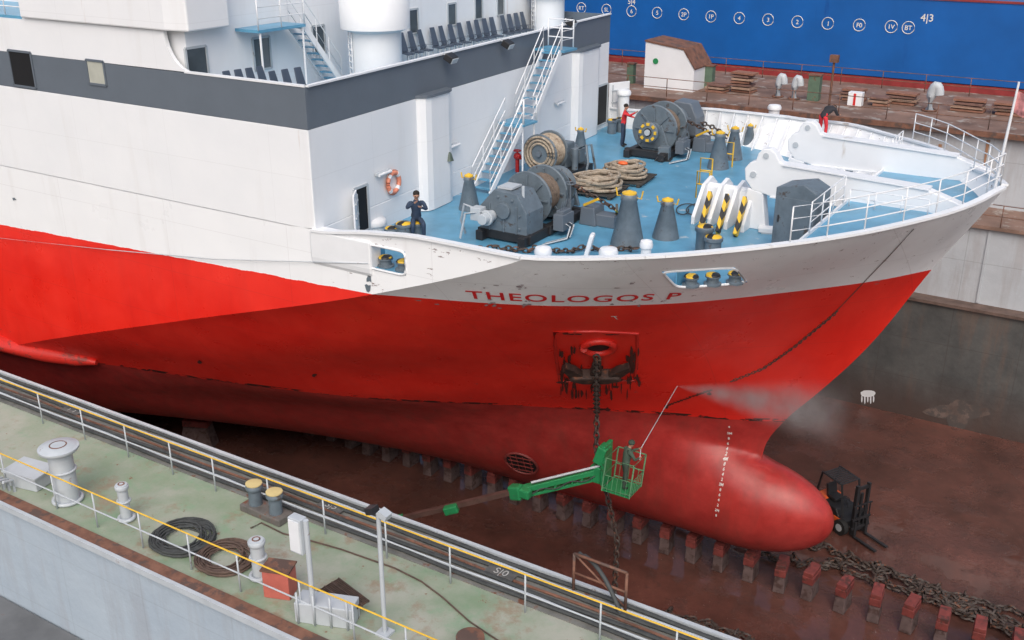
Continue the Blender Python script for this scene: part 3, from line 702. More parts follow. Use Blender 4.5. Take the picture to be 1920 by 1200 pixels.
railing([(x,48.8,9.83) for x in np.arange(-8,12,1.6)],1.0,rustm,t,rails=2,r=.02)
for yy,lb in((52.2,'rusty railing along the front edge of the far top deck'),(60.9,'rusty railing along the back of the far top deck beside the blue ship')):
    t=thing('dock_railing',lb,'railing',(-20,yy,FZ)); railing([(x,yy,FZ) for x in np.arange(-34,12,2.3)],.95,rustm,t,rails=2,r=.02)
def wallpatch(u,v,ru,rv,m,name,label,dy=.012):
    mb=MB(); c=GY(u,v,FY-dy); pts=[]
    for i in range(18):
        a=2*PI*i/18;k=random.uniform(.88,1.03); pts.append(GY(u+ru*k*math.cos(a),v+rv*k*math.sin(a),FY-dy))
    mb.add([c]+pts,[(0,1+i,1+(i+1)%18) for i in range(18)]); o=mb.build(name,m,far,world=True); o['label']=label
wallpatch(1627,738,15,7,white,'paint_splash','white paint splash')
for k in range(5): wallpatch(1616+k*5.5,748,1.5,7+3*(k%2),white,'paint_splash','white paint drip',.014+.002*k)
tan=mat('tan_primer',(.13,.095,.082),.7,.35,1.5,(.075,.065,.06),.7,2)
wallpatch(1795,772,66,15,tan,'primer_patch','tan primer patch'); wallpatch(1797,778,24,32,tan,'primer_patch','tan upright primer patch',.02)
for k,(u,v,h) in enumerate(((1850,262,70),(1700,262,30),(1760,270,45))):
    p=GY(u,v,52.07); MB().prism([p,p+V((.16,0,0)),p+V((.1,0,-h*.022)),p+V((.06,0,-h*.02))],(0,-.01,0)).build('rust_streak',mat('rust_streak',(.3,.16,.09),.7,.3),far,world=True)
t=thing('winch_house','white steel deckhouse with brown sloping roof on the far dock deck','deckhouse',G(1262,163,FZ))
MB().prism([(-1.35,-1,0),(1.6,-1,0),(1.6,-1,1.2),(.9,-1,2.2),(-1.35,-1,2.5)],(0,2.4,0)).build('wall',white,t)
MB().prism([(-1.4,-1.05,2.52),(.92,-1.05,2.22),(1.66,-1.05,1.2),(1.66,-1.05,1.27),(.95,-1.05,2.3),(-1.4,-1.05,2.6)],(0,2.5,0)).build('roof',rustm,t)
MB().cyl((-.7,-1.03,1.5),(-.7,-1.0,1.5),.16).build('porthole',green,t)
def gooseneck(u,v,h,r,label):
    t=thing('gooseneck_vent',label,'vent',G(u,v,FZ)); pts=[(0,0,0),(0,0,h*.55)]+[(.3*r*4*(1-math.cos(a))/2,0,h*.55+h*.42*math.sin(a)) for a in np.linspace(.3,PI-.2,8)]
    MB().tube(pts,r*.8,12).build('pipe',lgrey,t); MB().torus((0,0,.05),r+.03,.05,n=16).build('flange',rustm,t)
gooseneck(1458,182,1.15,.24,'grey gooseneck vent, left one of the close pair'); gooseneck(1488,186,1.15,.24,'grey gooseneck vent, right one of the close pair')
gooseneck(1742,208,1.3,.3,'fat grey gooseneck vent standing alone near the right')
for u,v,s,lb in((1327,158,(.6,.5,1.2),'green cabinet just right of the white deckhouse'),(1525,182,(.6,.5,1.3),'green cabinet behind the lamp post of far deck'),(1183,150,(.4,.4,1.1),'green vent box left of the white deckhouse')):
    t=thing('deck_cabinet',lb,'cabinet',G(u,v+6,FZ)); gm=mat('dull_green',(.1,.16,.11),.6,.15,3,RUST,.3,3)
    MB().box((0,0,s[2]/2),s).build('body',gm,t,bevel=.02); MB().box((0,0,s[2]+.03),(s[0]+.1,s[1]+.1,.06)).build('lid',rustm,t)
for i,(u,v,w,lb) in enumerate(((1392,172,1.3,'tall pile of rusty plates right of the green cabinet'),(1600,188,1.2,'pile of rusty plates with a white crate beside it'),(1690,195,1.8,'wide pile of brown boards in the middle of far deck'),(1815,208,1.6,'pile of pale brown boards near the fat vent'),(1345,172,1.2,'low stack of rusty plates behind the rail'),(1650,198,1.0,'small brown plate pile beside the wide pile'),(1890,215,1.5,'pile of brown boards at the right end of far deck'))):
    t=thing('plate_pile',lb,'pile of plates',G(u,v,FZ)); n=[7,4,4,4,3,3,4][i]
    for k in range(n):
        MB().box((random.uniform(-.1,.1),random.uniform(-.1,.1),.08+k*.16),(w*random.uniform(.8,1),.9*random.uniform(.8,1),.1),rz=random.uniform(-.15,.15)).build('plate',mat('pile_brown%d'%(k%3),[(.25,.12,.08),(.33,.22,.16),(.18,.1,.08)][k%3],.8,.25,3),t)
t=thing('lamp_post','rusty brown lamp post on the far dock deck','lamp post',G(1553,212,FZ))
MB().cyl((0,0,0),(0,0,2.6),.06,n=8).build('pole',rustm,t); MB().box((0,0,2.65),(.4,.3,.35)).build('lamp_head',rustm,t)
t=thing('white_crate','small white crate on the far deck by the rail','crate',G(1603,198,FZ)); MB().box((0,0,.35),(.7,.5,.7)).build('body',white,t,bevel=.02); MB().box((.0,-.26,.35),(.12,.02,.6)).build('red_stripe',redv,t)
bs=thing('blue_ship','large blue hulled ship with white numbered marks lying behind the far dock wall','ship',(-20,63,0))
MB().box((-20,70,16.0),(190,16,4.3)).build('hull',bluem,bs,world=True)
MB().box((-20,70.02,9.6),(190,16.04,8.4)).build('boot_topping',redh,bs,world=True)
MB().box((-20,62.1,18.2),(190,.3,.1)).build('deck_edge',redh,bs,world=True)
BY=61.985
def bmark(u,v,s,size,circ=True):
    p=GY(u,v,BY); mb=MB(); put_text(mb,s,size,p,(1,0,0),(0,0,1),.005)
    if circ: mb.torus(p,.33,.022,(0,1,0),24,4)
    mb.build('hull_mark',wt,bs,world=True)
for u,v,s in((958,8,'2Y'),(1090,15,'RT'),(1137,18,'SL'),(1184,21,'6'),(1232,24,'5'),(1282,27,'2P'),(1333,31,'1P'),(1386,34,'4'),(1440,37,'3'),(1495,41,'2'),(1552,44,'1'),(1611,47,'F0'),(1671,50,'1V'),(1703,52,'BT')): bmark(u,v,s,.34)
bmark(1738,33,'4|3',.55,False); bmark(1184,3,'5|4',.42,False)
# ------------------------------------------------------------------ keel blocks
kb=thing('keel_block','','keel block',(0,YC,0)); wood=mat('keel_wood',(.20,.045,.038),.6,.3,4,(.07,.03,.025),.45,3); conc=mat('keel_concrete',(.13,.09,.085),.8,.3,4,(.06,.03,.025),.5,3)
MB().box((0,0,.35),(.42,.75,.7),tx=.85,ty=.95).build('base',conc,kb,bevel=.03)
MB().box((0,0,.86),(.4,.8,.3)).build('timber',wood,kb,bevel=.02); MB().box((0,0,1.1),(.36,.78,.17)).build('cap',wood,kb,bevel=.02)
for i,x in enumerate(np.arange(-34,3.2,1.12)):
    bow=(x>-7); lb=('dark red keel block out in front of the bow, under no hull' if bow else 'dark red keel block in the row under the ship keel'); gr=('keel blocks ahead of the bow' if bow else 'keel blocks under the hull')
    jx=random.uniform(-.06,.06)
    if i==0: kb.location=(x,YC,0); kb['label']=lb; kb['group']=gr
    else: dup(kb,(x+jx,YC+random.uniform(-.08,.08),0),random.uniform(-.12,.12),lb,gr)
for i,(u,v,lb) in enumerate(((375,832,'dark timber bilge block on the floor, right one at left'),(165,765,'dark timber bilge block near the left edge of the floor'))):
    t=thing('bilge_block',lb,'bilge block',G(u,v,0),.4); MB().box((0,0,.5),(1.6,.7,1.0),tx=.7).build('base',conc,t,bevel=.03); MB().box((0,0,1.15),(1.2,.6,.3)).build('timber',wood,t,bevel=.02)
def wob(pts,n=60,amp=.3):
    P=[V(p) for p in pts]; out=[]
    for i in range(n):
        s=i/(n-1)*(len(P)-1); k=min(int(s),len(P)-2); p=P[k].lerp(P[k+1],s-k); out.append(p+V((random.gauss(0,amp),random.gauss(0,amp),random.uniform(0,.1))))
    return out
for j,(pt,lb,n) in enumerate((([(1500,1015),(1600,1045),(1700,1085),(1800,1120),(1930,1160)],'heavy chain ranged on the floor from the bulb to the right edge',40),([(1430,1040),(1540,1060),(1650,1090),(1760,1135),(1920,1195)],'second heavy chain lying beside the keel blocks ahead of the bow',40),([(1200,1150),(1260,1165),(1330,1180),(1400,1200),(1250,1150),(1340,1200)],'heap of dark chain by the near wall at the bottom',60),([(1550,1050),(1620,1062),(1720,1100),(1820,1140),(1900,1180)],'third heavy chain tangled between the other two',50),([(1700,1100),(1780,1125),(1850,1160),(1760,1130),(1870,1150),(1930,1190)],'piled heavy chain in the lower right corner of the floor',56))):
    t=thing('ranged_chain',lb,'chain',G(*pt[0],0)); mb=MB(); pts=wob([G(u,v,.08+.04*j) for u,v in pt],n,.14); chain(mb,pts,.32,.2,.045); mb.build('chain_links',chainm,t,world=True)
# ------------------------------------------------------------------ foredeck gear
def pedestal(u,v,h,r,label):
    t=thing('roller_pedestal',label,'bollard',G(u,v,DZ))
    MB().lathe((0,0,0),[(r*1.0,0),(r*.98,.06),(r*.45,h*.78),(r*.5,h*.8),(r*.5,h*.86),(r*.42,h*.9)],20).build('cone',grey,t)
    MB().lathe((0,0,h*.9),[(r*.42,0),(r*.42,.05),(r*.22,.08),(.01,.12)],16).build('cap',yellow,t)
    for s in(-1,1): MB().tube([(s*r*.3,0,h*.86),(s*r*.75,0,h*.84),(s*r*.85,0,h*.98)],.026,6).build('horn',yellow,t)
pedestal(1176,458,1.75,.52,'tall grey cone roller pedestal with yellow top, centre of the foredeck')
pedestal(1248,445,1.3,.42,'grey cone roller pedestal right of the tallest one')
pedestal(880,392,1.25,.36,'grey cone pedestal at the foot of the stairs')
pedestal(1088,284,1.0,.3,'small grey cone pedestal behind the rope drum')
pedestal(1346,315,1.5,.42,'tall grey cone pedestal, left of the pair by the yellow guards')
pedestal(1374,298,1.35,.38,'grey cone pedestal, right of the pair by the yellow guards')
pedestal(1404,272,.9,.28,'small grey cone pedestal near the far bulwark')
def bollard(p,h,r,label):
    t=thing('mooring_bollard',label,'bollard',p)
    MB().lathe((0,0,0),[(r,0),(r,h*.8),(r*1.18,h*.84),(r*1.18,h*.97),(r,h)],18).build('post',grey,t)
    MB().lathe((0,0,h),[(r,0),(r*.9,.03),(.01,.06)],18).build('cap',hazard,t)
for u,v,h,r,lb in((1318,476,.85,.24,'striped-cap bollard, left of the two nearest the bulwark'),(1335,484,.65,.24,'striped-cap low bollard, right of the two nearest the bulwark'),(758,448,.5,.24,'low bollard beside the man in blue'),(735,448,.35,.2,'low bollard left of the man in blue'),(1147,250,.6,.2,'grey bollard by the far door, left one'),(1163,247,.6,.2,'grey bollard by the far door, right one')): bollard(G(u,v,DZ),h,r,lb)
for u,lb in((708,'yellow topped roller in the aft bulwark opening, left'),(741,'yellow topped roller in the aft bulwark opening, right'),(1268,'yellow topped roller in the forward bulwark opening, left'),(1312,'yellow topped roller in the forward bulwark opening, middle'),(1357,'yellow topped roller in the forward bulwark opening, right')):
    p=(GY(u,490,YN) if u<800 else hit(u,512)[0]); hh=hbreadth(p.x,13.9); p=V((p.x,YC-hh+.36,13.73))
    t=thing('fairlead_roller',lb,'roller',p); MB().lathe((0,0,0),[(.24,0),(.24,.05),(.17,.07),(.16,.2),(.21,.22),(.21,.26),(.1,.27)],18).build('roller',grey,t)
    MB().lathe((0,0,.265),[(.2,0),(.18,.04),(.01,.07)],18).build('cap',hazard,t)
def windlass(loc,label,rz=0,far=False):
    t=thing('windlass',label,'windlass',loc,rz)
    mb=MB()
    for x in(-.75,.75): mb.box((x,.4,.16),(.25,3.9,.3))
    for y in(-1.2,0,1.5,2.2): mb.box((0,y,.2),(1.9,.22,.28))
    mb.build('base_frame',black,t,bevel=.02)
    gb=[(-.85,0,.3),(.8,0,.3),(.8,0,1.0),(.45,0,1.55),(-.35,0,1.6),(-.85,0,1.05)]
    y0=-1.3
    if not far:
        mb=MB().prism([(x,y0,z) for x,_,z in gb],(0,1.0,0))
        for x,z in((-.6,.5),(.55,.5),(0,.45),(-.6,.95),(.55,.9),(.3,1.35),(-.2,1.4)): mb.cyl((x,y0+.01,z),(x,y0-.05,z),.045,n=8)
        for x in(-.5,0,.45): mb.box((x,y0-.02,.75),(.05,.05,.85))
        mb.cyl((0,y0+.01,1.0),(0,y0-.1,1.0),.25); mb.build('gearbox',grey,t,bevel=.03)
        MB().box((-.1,y0+.5,1.63),(.5,.6,.06)).cyl((.5,y0+.3,1.0),(.5,y0+.3,1.75),.05,n=8).build('gearbox_cover',lgrey,t)
        MB().cyl((-.4,y0-.02,.8),(-.4,y0-.62,.8),.17).cyl((-.4,y0-.3,.8),(-.4,y0-.42,.8),.24).box((-.7,y0-.35,.9),(.35,.35,.4)).build('hydraulic_motor',lgrey,t,bevel=.02)
        for pl in([(-.7,y0-.4,1.05),(-1.1,y0-.5,1.15),(-1.3,y0-.4,.6),(-1.35,y0-.1,.1)],[(-.5,y0-.45,1.0),(-1.0,y0-.6,.9),(-1.2,y0-.6,.1)]): MB().tube(pl,.04,8).build('hydraulic_pipe',lgrey,t)
    R=.82 if not far else .95; yd=.15 if not far else -.5
    L=.95
    mb=MB(); prof=[]; n=11
    for i in range(n):
        for k in range(5): prof.append((R*.7+.04*math.sin(PI*k/4),L*i/n+L/n*k/4*.999))
    mb.lathe((0,yd,1.05),prof,32,(0,1,0)); mb.build('rope_drum',ropeb,t)
    for y in(yd-.06,yd+L):
        mb=MB(); mb.lathe((0,y,1.05),[(.01,0),(R,0),(R,.07),(.01,.07)],36,(0,1,0),False); mb.torus((0,y+.035,1.05),R,.04,(0,1,0),36,6)
        for k in range(8):
            a=2*PI*k/8; mb.beam((.2*math.cos(a),y-.03,1.05+.2*math.sin(a)),(R*.9*math.cos(a),y-.03,1.05+R*.9*math.sin(a)),.05,.06,(0,1,0))
        mb.build('drum_flange',grey,t)
    MB().cyl((0,-1.3 if far else -1.2,1.05),(0,2.7,1.05),.12,n=14).build('shaft',lgrey,t)
    mb=MB(); yw=yd+1.55
    mb.lathe((0,yw,1.05),[(.3,0),(.62,.02),(.62,.08),(.42,.16),(.42,.3),(.62,.38),(.62,.44),(.3,.46)],24,(0,1,0),False); mb.build('chain_wheel',grey,t)
    mb=MB(); chain(mb,[( .52*math.cos(a),yw+.23,1.05+.52*math.sin(a)) for a in np.linspace(-2.6+PI,.3,12)]+[(1.2,yw+.23,.95),(2.2,yw+.23,.55)],.2,.13,.03); mb.build('chain',chainm,t)
    for y in(yd+1.28,yd+2.3):
        MB().prism([(-.55,y,.3),(.55,y,.3),(.22,y,1.3),(-.22,y,1.3)],(0,.14,0)).build('bearing_stand',grey,t,bevel=.02)
    mb=MB(); mb.torus((0,yd+1.15,1.05),.7,.05,(0,1,0),30,6); mb.beam((.7,yd+1.15,1.0),(.85,yd+1.15,.35),.1,.1); mb.cyl((.85,yd+1.15,.3),(.85,yd+1.15,1.35),.035,n=8); mb.torus((.85,yd+1.15,1.38),.16,.02); mb.build('brake',dgrey,t)
    mb=MB().box((1.15,yd+.2,.45),(.35,.7,.5)).box((1.15,yd+.2,.75),(.25,.5,.12))
    for k in range(4): mb.cyl((1.15,yd-.02+k*.14,.8),(1.22,yd-.02+k*.14,1.1),.015,n=5)
    mb.build('control_stand',dgrey,t,bevel=.01)
    for k in range(3): MB().tube([(1.3,yd+.05+k*.12,.4),(1.5,yd+.0+k*.12,.35),(1.55,yd-.3+k*.1,.06),(1.2,yd-1.2+k*.1,.05)],.025,6).build('hydraulic_pipe',[lgrey,black,lgrey][k],t)
    if far:
        MB().lathe((0,-1.2,1.05),[(.01,0),(.36,0),(.42,.04),(.42,.12),(.27,.25),(.27,.5),(.3,.6)],24,(0,1,0)).build('warping_head',grey,t)
        for k in range(8):
            a=2*PI*k/8; MB().box((.32*math.cos(a),-1.22,1.05+.32*math.sin(a)),(.13,.05,.1),ry=-a+PI/2).build('yellow_block',yellow,t)
        MB().lathe((0,-1.23,1.05),[(.01,0),(.17,0),(.17,.03)],20,(0,1,0),False).build('head_hub',black,t)
        MB().prism([(-.5,-.66,.3),(.75,-.66,.3),(.35,-.66,1.25),(-.35,-.66,1.25)],(0,.08,0)).build('bearing_stand',grey,t,bevel=.02)
        MB().prism([(x*.9,yd+2.6,z*1.1) for x,_,z in gb],(0,.9,0)).build('gearbox',dgrey,t,bevel=.05)
    MB().box((1.35,yw+.2,.3),(.6,.7,.6),tx=.8).box((1.9,yw+.2,.2),(.7,.5,.4)).build('chain_stopper',dgrey,t,bevel=.03)
    MB().beam((1.2,yw-.1,.65),(1.75,yw-.2,.95),.08,.08).build('stopper_lever',yellow,t)
    MB().beam((2.1,yw+.45,.4),(2.35,yw-.1,.75),.08,.22).build('stopper_bar',hazard,t)
windlass(V((-16.1,26.9,DZ)),'grey windlass with brown rope drum and big gearbox at the near side of foredeck')
windlass(V((-17.0,39.0,DZ)),'grey windlass with yellow and black warping head at the far side',far=True)
t=thing('mooring_winch','small mooring winch with pale rope drum standing before the white wall','winch',(-18.9,32.9,DZ))
MB().box((.3,.6,.15),(1.4,2.8,.3)).build('base_frame',black,t,bevel=.02)
prof=[]
for i in range(9):
    for k in range(5): prof.append((.6+.045*math.sin(PI*k/4),.75*i/9+.75/9*k/4*.999))
MB().lathe((0,-.3,1.0),prof,30,(0,1,0)).build('rope_drum',ropem,t)
for y in(-.37,.46): MB().lathe((0,y,1.0),[(.01,0),(.7,0),(.7,.06),(.01,.06)],32,(0,1,0),False).torus((0,y+.03,1.0),.7,.03,(0,1,0),32,6).build('drum_flange',grey,t)
MB().torus((0,-.4,1.0),.5,.05,(0,1,0),28,6).torus((0,-.4,1.0),.38,.05,(0,1,0),28,6).torus((0,-.4,1.0),.62,.05,(0,1,0),28,6).build('rope_turn',ropem,t)
MB().box((.1,1.0,.75),(.9,.7,.95)).build('gearbox',grey,t,bevel=.06)
mb=MB(); mb.cyl((.2,1.35,.8),(.2,1.9,.8),.2); mb.box((.7,1.2,.75),(.5,.4,.5)); mb.tube([(.8,1.2,1.0),(1.2,1.0,1.2),(1.4,.8,.6),(1.4,.6,.1)],.05,8); mb.tube([(.7,1.5,1.0),(1.1,1.6,1.1),(1.3,1.6,.2)],.05,8); mb.cyl((.9,.7,.3),(.9,.7,1.1),.12); mb.build('hydraulic_motor',grey,t,bevel=.01)
MB().cyl((0,-.5,1.0),(0,1.4,1.0),.1).build('shaft',dgrey,t)
pal=mat('pallet_wood',(.05,.045,.04),.8,.3,5)
for u,v,lb,R in((1118,360,'large coil of pale mooring rope on a black pallet, nearer one',.92),(1172,338,'coil of pale mooring rope with an orange float, farther one',.8)):
    p=G(u,v,DZ); t=thing('pallet','black pallet under the '+('nearer' if R>.85 else 'farther')+' rope coil','pallet',p,.1)
    mb=MB()
    for k in range(6): mb.box((0,-.75+k*.3,.13),(1.9,.2,.04))
    for k in(-.8,0,.8): mb.box((k,0,.06),(.12,1.7,.1))
    mb.build('slats',pal,t)
    c=thing('rope_coil',lb,'rope',p+V((0,0,.16)),random.uniform(0,3)); pts=[]
    T=16
    for i in range(T*22):
        a=2*PI*i/22; k=i/(T*22); w_=abs(math.sin(k*T*1.9)); rr=R*(1.0-.12*k-.42*w_)*(1+.07*math.sin(a*2+k*11)); pts.append((rr*math.cos(a)+.05*math.sin(k*31),rr*math.sin(a)+.05*math.cos(k*23),.055+.42*k+random.uniform(-.02,.02)))
    MB().tube(pts,.058,6).build('coil',ropem,c)
tag(MB().ball(G(1168,306,DZ+.68),(.2,.14,.08)).build('orange_float',orange),'small orange float lying on top of the farther rope coil','float')
t=thing('ramp_lock_block','white steel block with three slots facing the near bulwark','ramp machinery',(-11.1,31.3,DZ),-PI/2)
for k in(-.83,-.28,.27,.82):
    MB().prism([(-.9,k-.06,0),(.95,k-.06,0),(.95,k-.06,.25),(.2,k-.06,1.15),(-.45,k-.06,1.3),(-.9,k-.06,1.0)],(0,.12,0)).build('cheek_plate',white,t,bevel=.012)
MB().prism([(-.9,-.8,0),(.1,-.8,0),(.0,-.8,1.05),(-.85,-.8,.95)],(0,1.6,0)).build('core',white,t)
MB().cyl((-.2,-.95,1.05),(-.2,.95,1.05),.1).build('hinge_pin',white,t)
for k,lb in((-.55,'black and yellow striped sloping arm, left of three by the white block'),(0,'black and yellow striped sloping arm, middle of three by the white block'),(.55,'black and yellow striped sloping arm, right of three by the white block')):
    a=V((-10.95+k*1.05,30.7,DZ+1.0)); b=V((-10.85+k*1.05,29.75,DZ+.05))
    o=MB().beam(a,b,.12,.3).build('striped_arm',hazard,None,bevel=.01); tag(o,lb,'striped arm')
def rbeam(y,dz,lb):
    t=thing('ramp_beam',lb,'ramp beam',(-10.6,y,DZ+dz))
    P=[(.35,1.25),(1.0,1.12),(5.8,1.22),(6.55,1.5),(6.55,1.65),(5.5,1.98),(1.5,2.14),(1.15,2.22),(.98,2.48),(.8,2.6),(.58,2.58),(.45,2.42),(.38,2.18),(.2,2.1),(.05,1.9),(.1,1.55)]
    MB().prism([(x,-.2,z) for x,z in P],(0,.4,0)).build('beam',white,t,bevel=.03)
    MB().box((3.4,0,2.08),(4.3,.52,.04),ry=.04).build('top_flange',white,t); MB().beam((.95,0,1.12),(5.8,0,1.2),.52,.04).build('bottom_flange',white,t)
    for a,b,c in((.7,2.38,.09),(.35,1.75,.1)): MB().cyl((a,-.23,b),(a,.23,b),c).build('hinge_pin',lgrey,t)
    MB().prism([(-.1,-.2,0),(.9,-.2,0),(.7,-.2,1.2),(.2,-.2,1.3)],(0,.4,0)).build('bearing_stand',white,t,bevel=.03)
    for x in(2.2,3.6): MB().box((x,0,.55),(.2,.25,1.12)).build('support_leg',lgrey,t)
rbeam(31.1,0,'long white ramp beam with lobed hinge, nearer of the two'); rbeam(35.3,.12,'long white ramp beam with lobed hinge, farther of the two')
t=thing('control_cabinet','tall grey steel control cabinet standing near the bow','cabinet',G(1494,474,DZ),math.radians(-8))
MB().prism([(-.62,-.5,.1),(.62,-.5,.1),(.62,-.5,2.0),(.2,-.5,2.2),(-.62,-.5,2.0)],(0,1.0,0)).build('body',grey,t,bevel=.03)
MB().box((0,0,.06),(1.0,.9,.12)).build('plinth',black,t); MB().box((-.0,-.51,1.0),(1.0,.02,1.5)).build('door',grey,t,bevel=.01)
MB().box((-.45,-.54,1.1),(.03,.04,.2)).build('handle',black,t)
for u,v,lb in((1316,372,'yellow tubular guard frame nearest the rope coils'),(1362,312,'yellow tubular guard frame beside the cone pedestals'),(1322,345,'yellow tubular guard frame between the other two')):
    t=thing('guard_frame',lb,'guard rail',G(u,v,DZ),.1); MB().tube([(-.22,0,0),(-.22,0,.95),(.22,0,.95),(.22,0,0)],.03,6).build('hoop',yellow,t); MB().cyl((-.22,0,.5),(.22,0,.5),.026,n=6).build('crossbar',yellow,t)
for u,v,lb in((970,322,'red fire hydrant valve against the white wall'),(1427,270,'red valve near the far bulwark'),(1415,262,'second red valve left of the other by far bulwark')):
    t=thing('fire_hydrant',lb,'hydrant',G(u,v,DZ)); MB().cyl((0,0,0),(0,0,.55),.08,n=12).build('pipe',redv,t); mb=MB(); mb.ball((0,0,.6),.15); mb.cyl((0,0,.6),(.22,-.1,.6),.08); mb.torus((0,0,.82),.13,.025); mb.cyl((0,0,.6),(0,0,.82),.03); mb.build('valve',redv,t)
def whitevent(u,v,h,r,lb):
    t=thing('deck_vent',lb,'vent',G(u,v,DZ)); MB().cyl((0,0,0),(0,0,h),r,n=20).build('pipe',white,t); MB().lathe((0,0,h),[(r*1.25,0),(r*1.3,.1),(r*1.1,.2),(.01,.25)],20).build('cap',white,t)
whitevent(1167,240,1.5,.26,'white drum shaped vent beside the far door'); whitevent(703,432,.2,.3,'low white drum beside the near open door'); whitevent(1210,495,.5,.15,'small white vent just inside the near bulwark')
whitevent(1140,497,.3,.22,'flat white mushroom vent at the near bulwark'); whitevent(1355,240,.5,.25,'white vent at the far bulwark, left'); whitevent(1450,225,.5,.25,'white vent at the far bulwark, right'); whitevent(1018,495,.3,.2,'flat white vent at the near bulwark beside the windlass')
for u,v,lb in((1104,486,'white upright plate leaning by the near bulwark'),(1443,436,'white low box on the blue deck near the cabinet')):
    t=thing('white_box',lb,'box',G(u,v,DZ),.3); MB().box((0,0,.4 if u==1104 else .1),(.14 if u==1104 else .7,.35,.8 if u==1104 else .16),ry=.25 if u==1104 else 0).build('body',white,t,bevel=.06 if u==1104 else .03); MB().box((0,0,.02),(.5,.4,.04)).build('foot',lgrey,t)
t=thing('grey_locker','small grey locker at the corner beside the near open door','locker',G(632,438,DZ)); MB().box((0,0,.3),(.8,.5,.6)).build('body',dgrey,t,bevel=.02); MB().box((0,0,.62),(.86,.56,.05)).build('lid',grey,t)
for u,v,s,lb in((1060,405,(.5,.35,.55),'grey hydraulic valve box just forward of the near windlass'),(1245,300,(.45,.4,.5),'grey hydraulic valve box just forward of the far windlass'),(1090,320,(.4,.3,.6),'grey motor starter box behind the nearer rope coil')):
    t=thing('valve_box',lb,'box',G(u,v,DZ),.2); MB().box((0,0,s[2]/2+.05),s).build('body',grey,t,bevel=.02); MB().box((0,0,.03),(s[0]+.15,s[1]+.15,.06)).build('base',black,t)
    for k in(-.12,.12): MB().tube([(k,-s[1]/2,.3),(k,-s[1]/2-.2,.25),(k-.15,-s[1]/2-.3,.05)],.025,6).build('pipe',black,t)
t=thing('deck_chain','dark chain lying along the inside of the near bulwark','chain',G(1000,470,DZ)); mb=MB(); chain(mb,wob([G(u,v,DZ+.05) for u,v in((890,465),(960,470),(1040,474),(1110,468),(1195,470))],30,.06),.22,.14,.03); mb.build('chain_links',chainm,t,world=True)
t=thing('deck_hose','black hose looping beside the striped arms','hose',G(1290,395,DZ)); MB().tube([G(1275+16*math.cos(a*1.0)+a*3,392+10*math.sin(a),DZ+.05) for a in np.linspace(0,14,60)],.02,6).build('hose',hosem,t,world=True)
t=thing('windlass_chain','anchor chain running forward from the far windlass','chain',G(1300,240,DZ)); mb=MB(); chain(mb,[G(1285,215,DZ+1.1),G(1310,228,DZ+.9),G(1340,240,DZ+.6),G(1365,258,DZ+.2)],.24,.16,.035); mb.build('chain_links',chainm,t,world=True)
t=thing('bow_railing','white tubular railing round the tip of the bow','railing',(-3.6,YC,15.5))
pts=[]
for sg in(1,-1):
    xs=[-7.2,-6.5,-5.8,-5.1,-4.5,-4.0,-3.6,-3.35]
    l=[V((x,YC-sg*max(0,hbreadth(x,15.35)-.08),ztop(x)+.03)) for x in xs]; pts+= l if sg>0 else l[::-1]
railing(pts,.95,white,t,rails=3,r=.018)
for y0,y1,lb in((26.9,30.2,'white railing at the aft edge of the bow platform, near side'),(35.9,37.4,'white railing at the aft edge of the bow platform, far side')):
    t=thing('platform_railing',lb,'railing',(-7.25,(y0+y1)/2,PZ)); railing([(-7.25,y,PZ+.08) for y in np.linspace(y0,y1,4)],.85,white,t,rails=3,r=.018)
t=thing('platform_railing','white railing beside the nearer ramp beam over the blue platform','railing',(-5.5,29.6,PZ)); railing([(x,30.3,PZ+.02) for x in np.linspace(-7.1,-4.9,4)],.5,white,t,rails=2,r=.018)
t=thing('flag_mast','white mast with a small flag at the tip of the bow','mast',(-3.5,YC,15.7)); hh=3.0
MB().cyl((0,0,-.5),(.15,0,hh),.055,.03,n=10).build('pole',white,t)
fv=[]; 
for i in range(7):
    for j in range(4): fv.append((.15+i*.08,.06*math.sin(i*1.3+j*.4),hh-.25-j*.2-i*.03))
MB().add(fv,[(i*4+j,i*4+j+1,i*4+j+5,i*4+j+4) for i in range(6) for j in range(3)],True).build('flag',mat('flag_red',(.6,.25,.25),.8,.6,3),t)
# ------------------------------------------------------------------ stairs
def stairs(p0,p1,width,wdir,n,label):
    t=thing('ship_stairs',label,'stairs',p0); p0=V(p0);p1=V(p1);w=V(wdir).normalized()*width/2
    for s in(-1,1):
        MB().beam(p0+w*s,p1+w*s,.05,.2).build('stringer',white,t,world=True)
        a=V((0,0,.9)); mb=MB(); mb.tube([p0+w*s,p0+w*s+a,p1+w*s+a,p1+w*s],.02,6); mb.tube([p0+w*s+a*.5,p1+w*s+a*.5],.016,6)
        for k in(.33,.66): q=p0.lerp(p1,k)+w*s; mb.cyl(q,q+a,.018,n=6)
        mb.build('handrail',white,t,world=True)
    for i in range(n):
        q=p0.lerp(p1,(i+.7)/n); mb=MB(); mb.box(q,(.9*width if abs(w.x)>abs(w.y) else .2,.2 if abs(w.x)>abs(w.y) else .9*width,.035)); mb.build('tread',deckblue,t,world=True)
sx=-19.75
stairs((sx,29.9,DZ),(sx,32.1,15.75),.75,(1,0,0),9,'lower flight of white and blue stairs from the foredeck to the landing')
stairs((sx-.1,33.0,15.75),(sx-.1,35.0,18.0),.75,(1,0,0),9,'upper flight of white and blue stairs from the landing to the promenade')
t=thing('stair_landing','blue landing platform between the two flights of stairs','landing',(sx,32.55,15.7)); MB().box((-.1,0,.02),(1.1,1.0,.08)).build('plate',deckblue,t,bevel=.01)
for y in(-.4,.4): MB().cyl((.35,y,0),(.35,y,-2.04),.035,n=8).build('leg',white,t)
railing([(.42,-.45,.06),(.42,.45,.06)],.9,white,t,world=False)
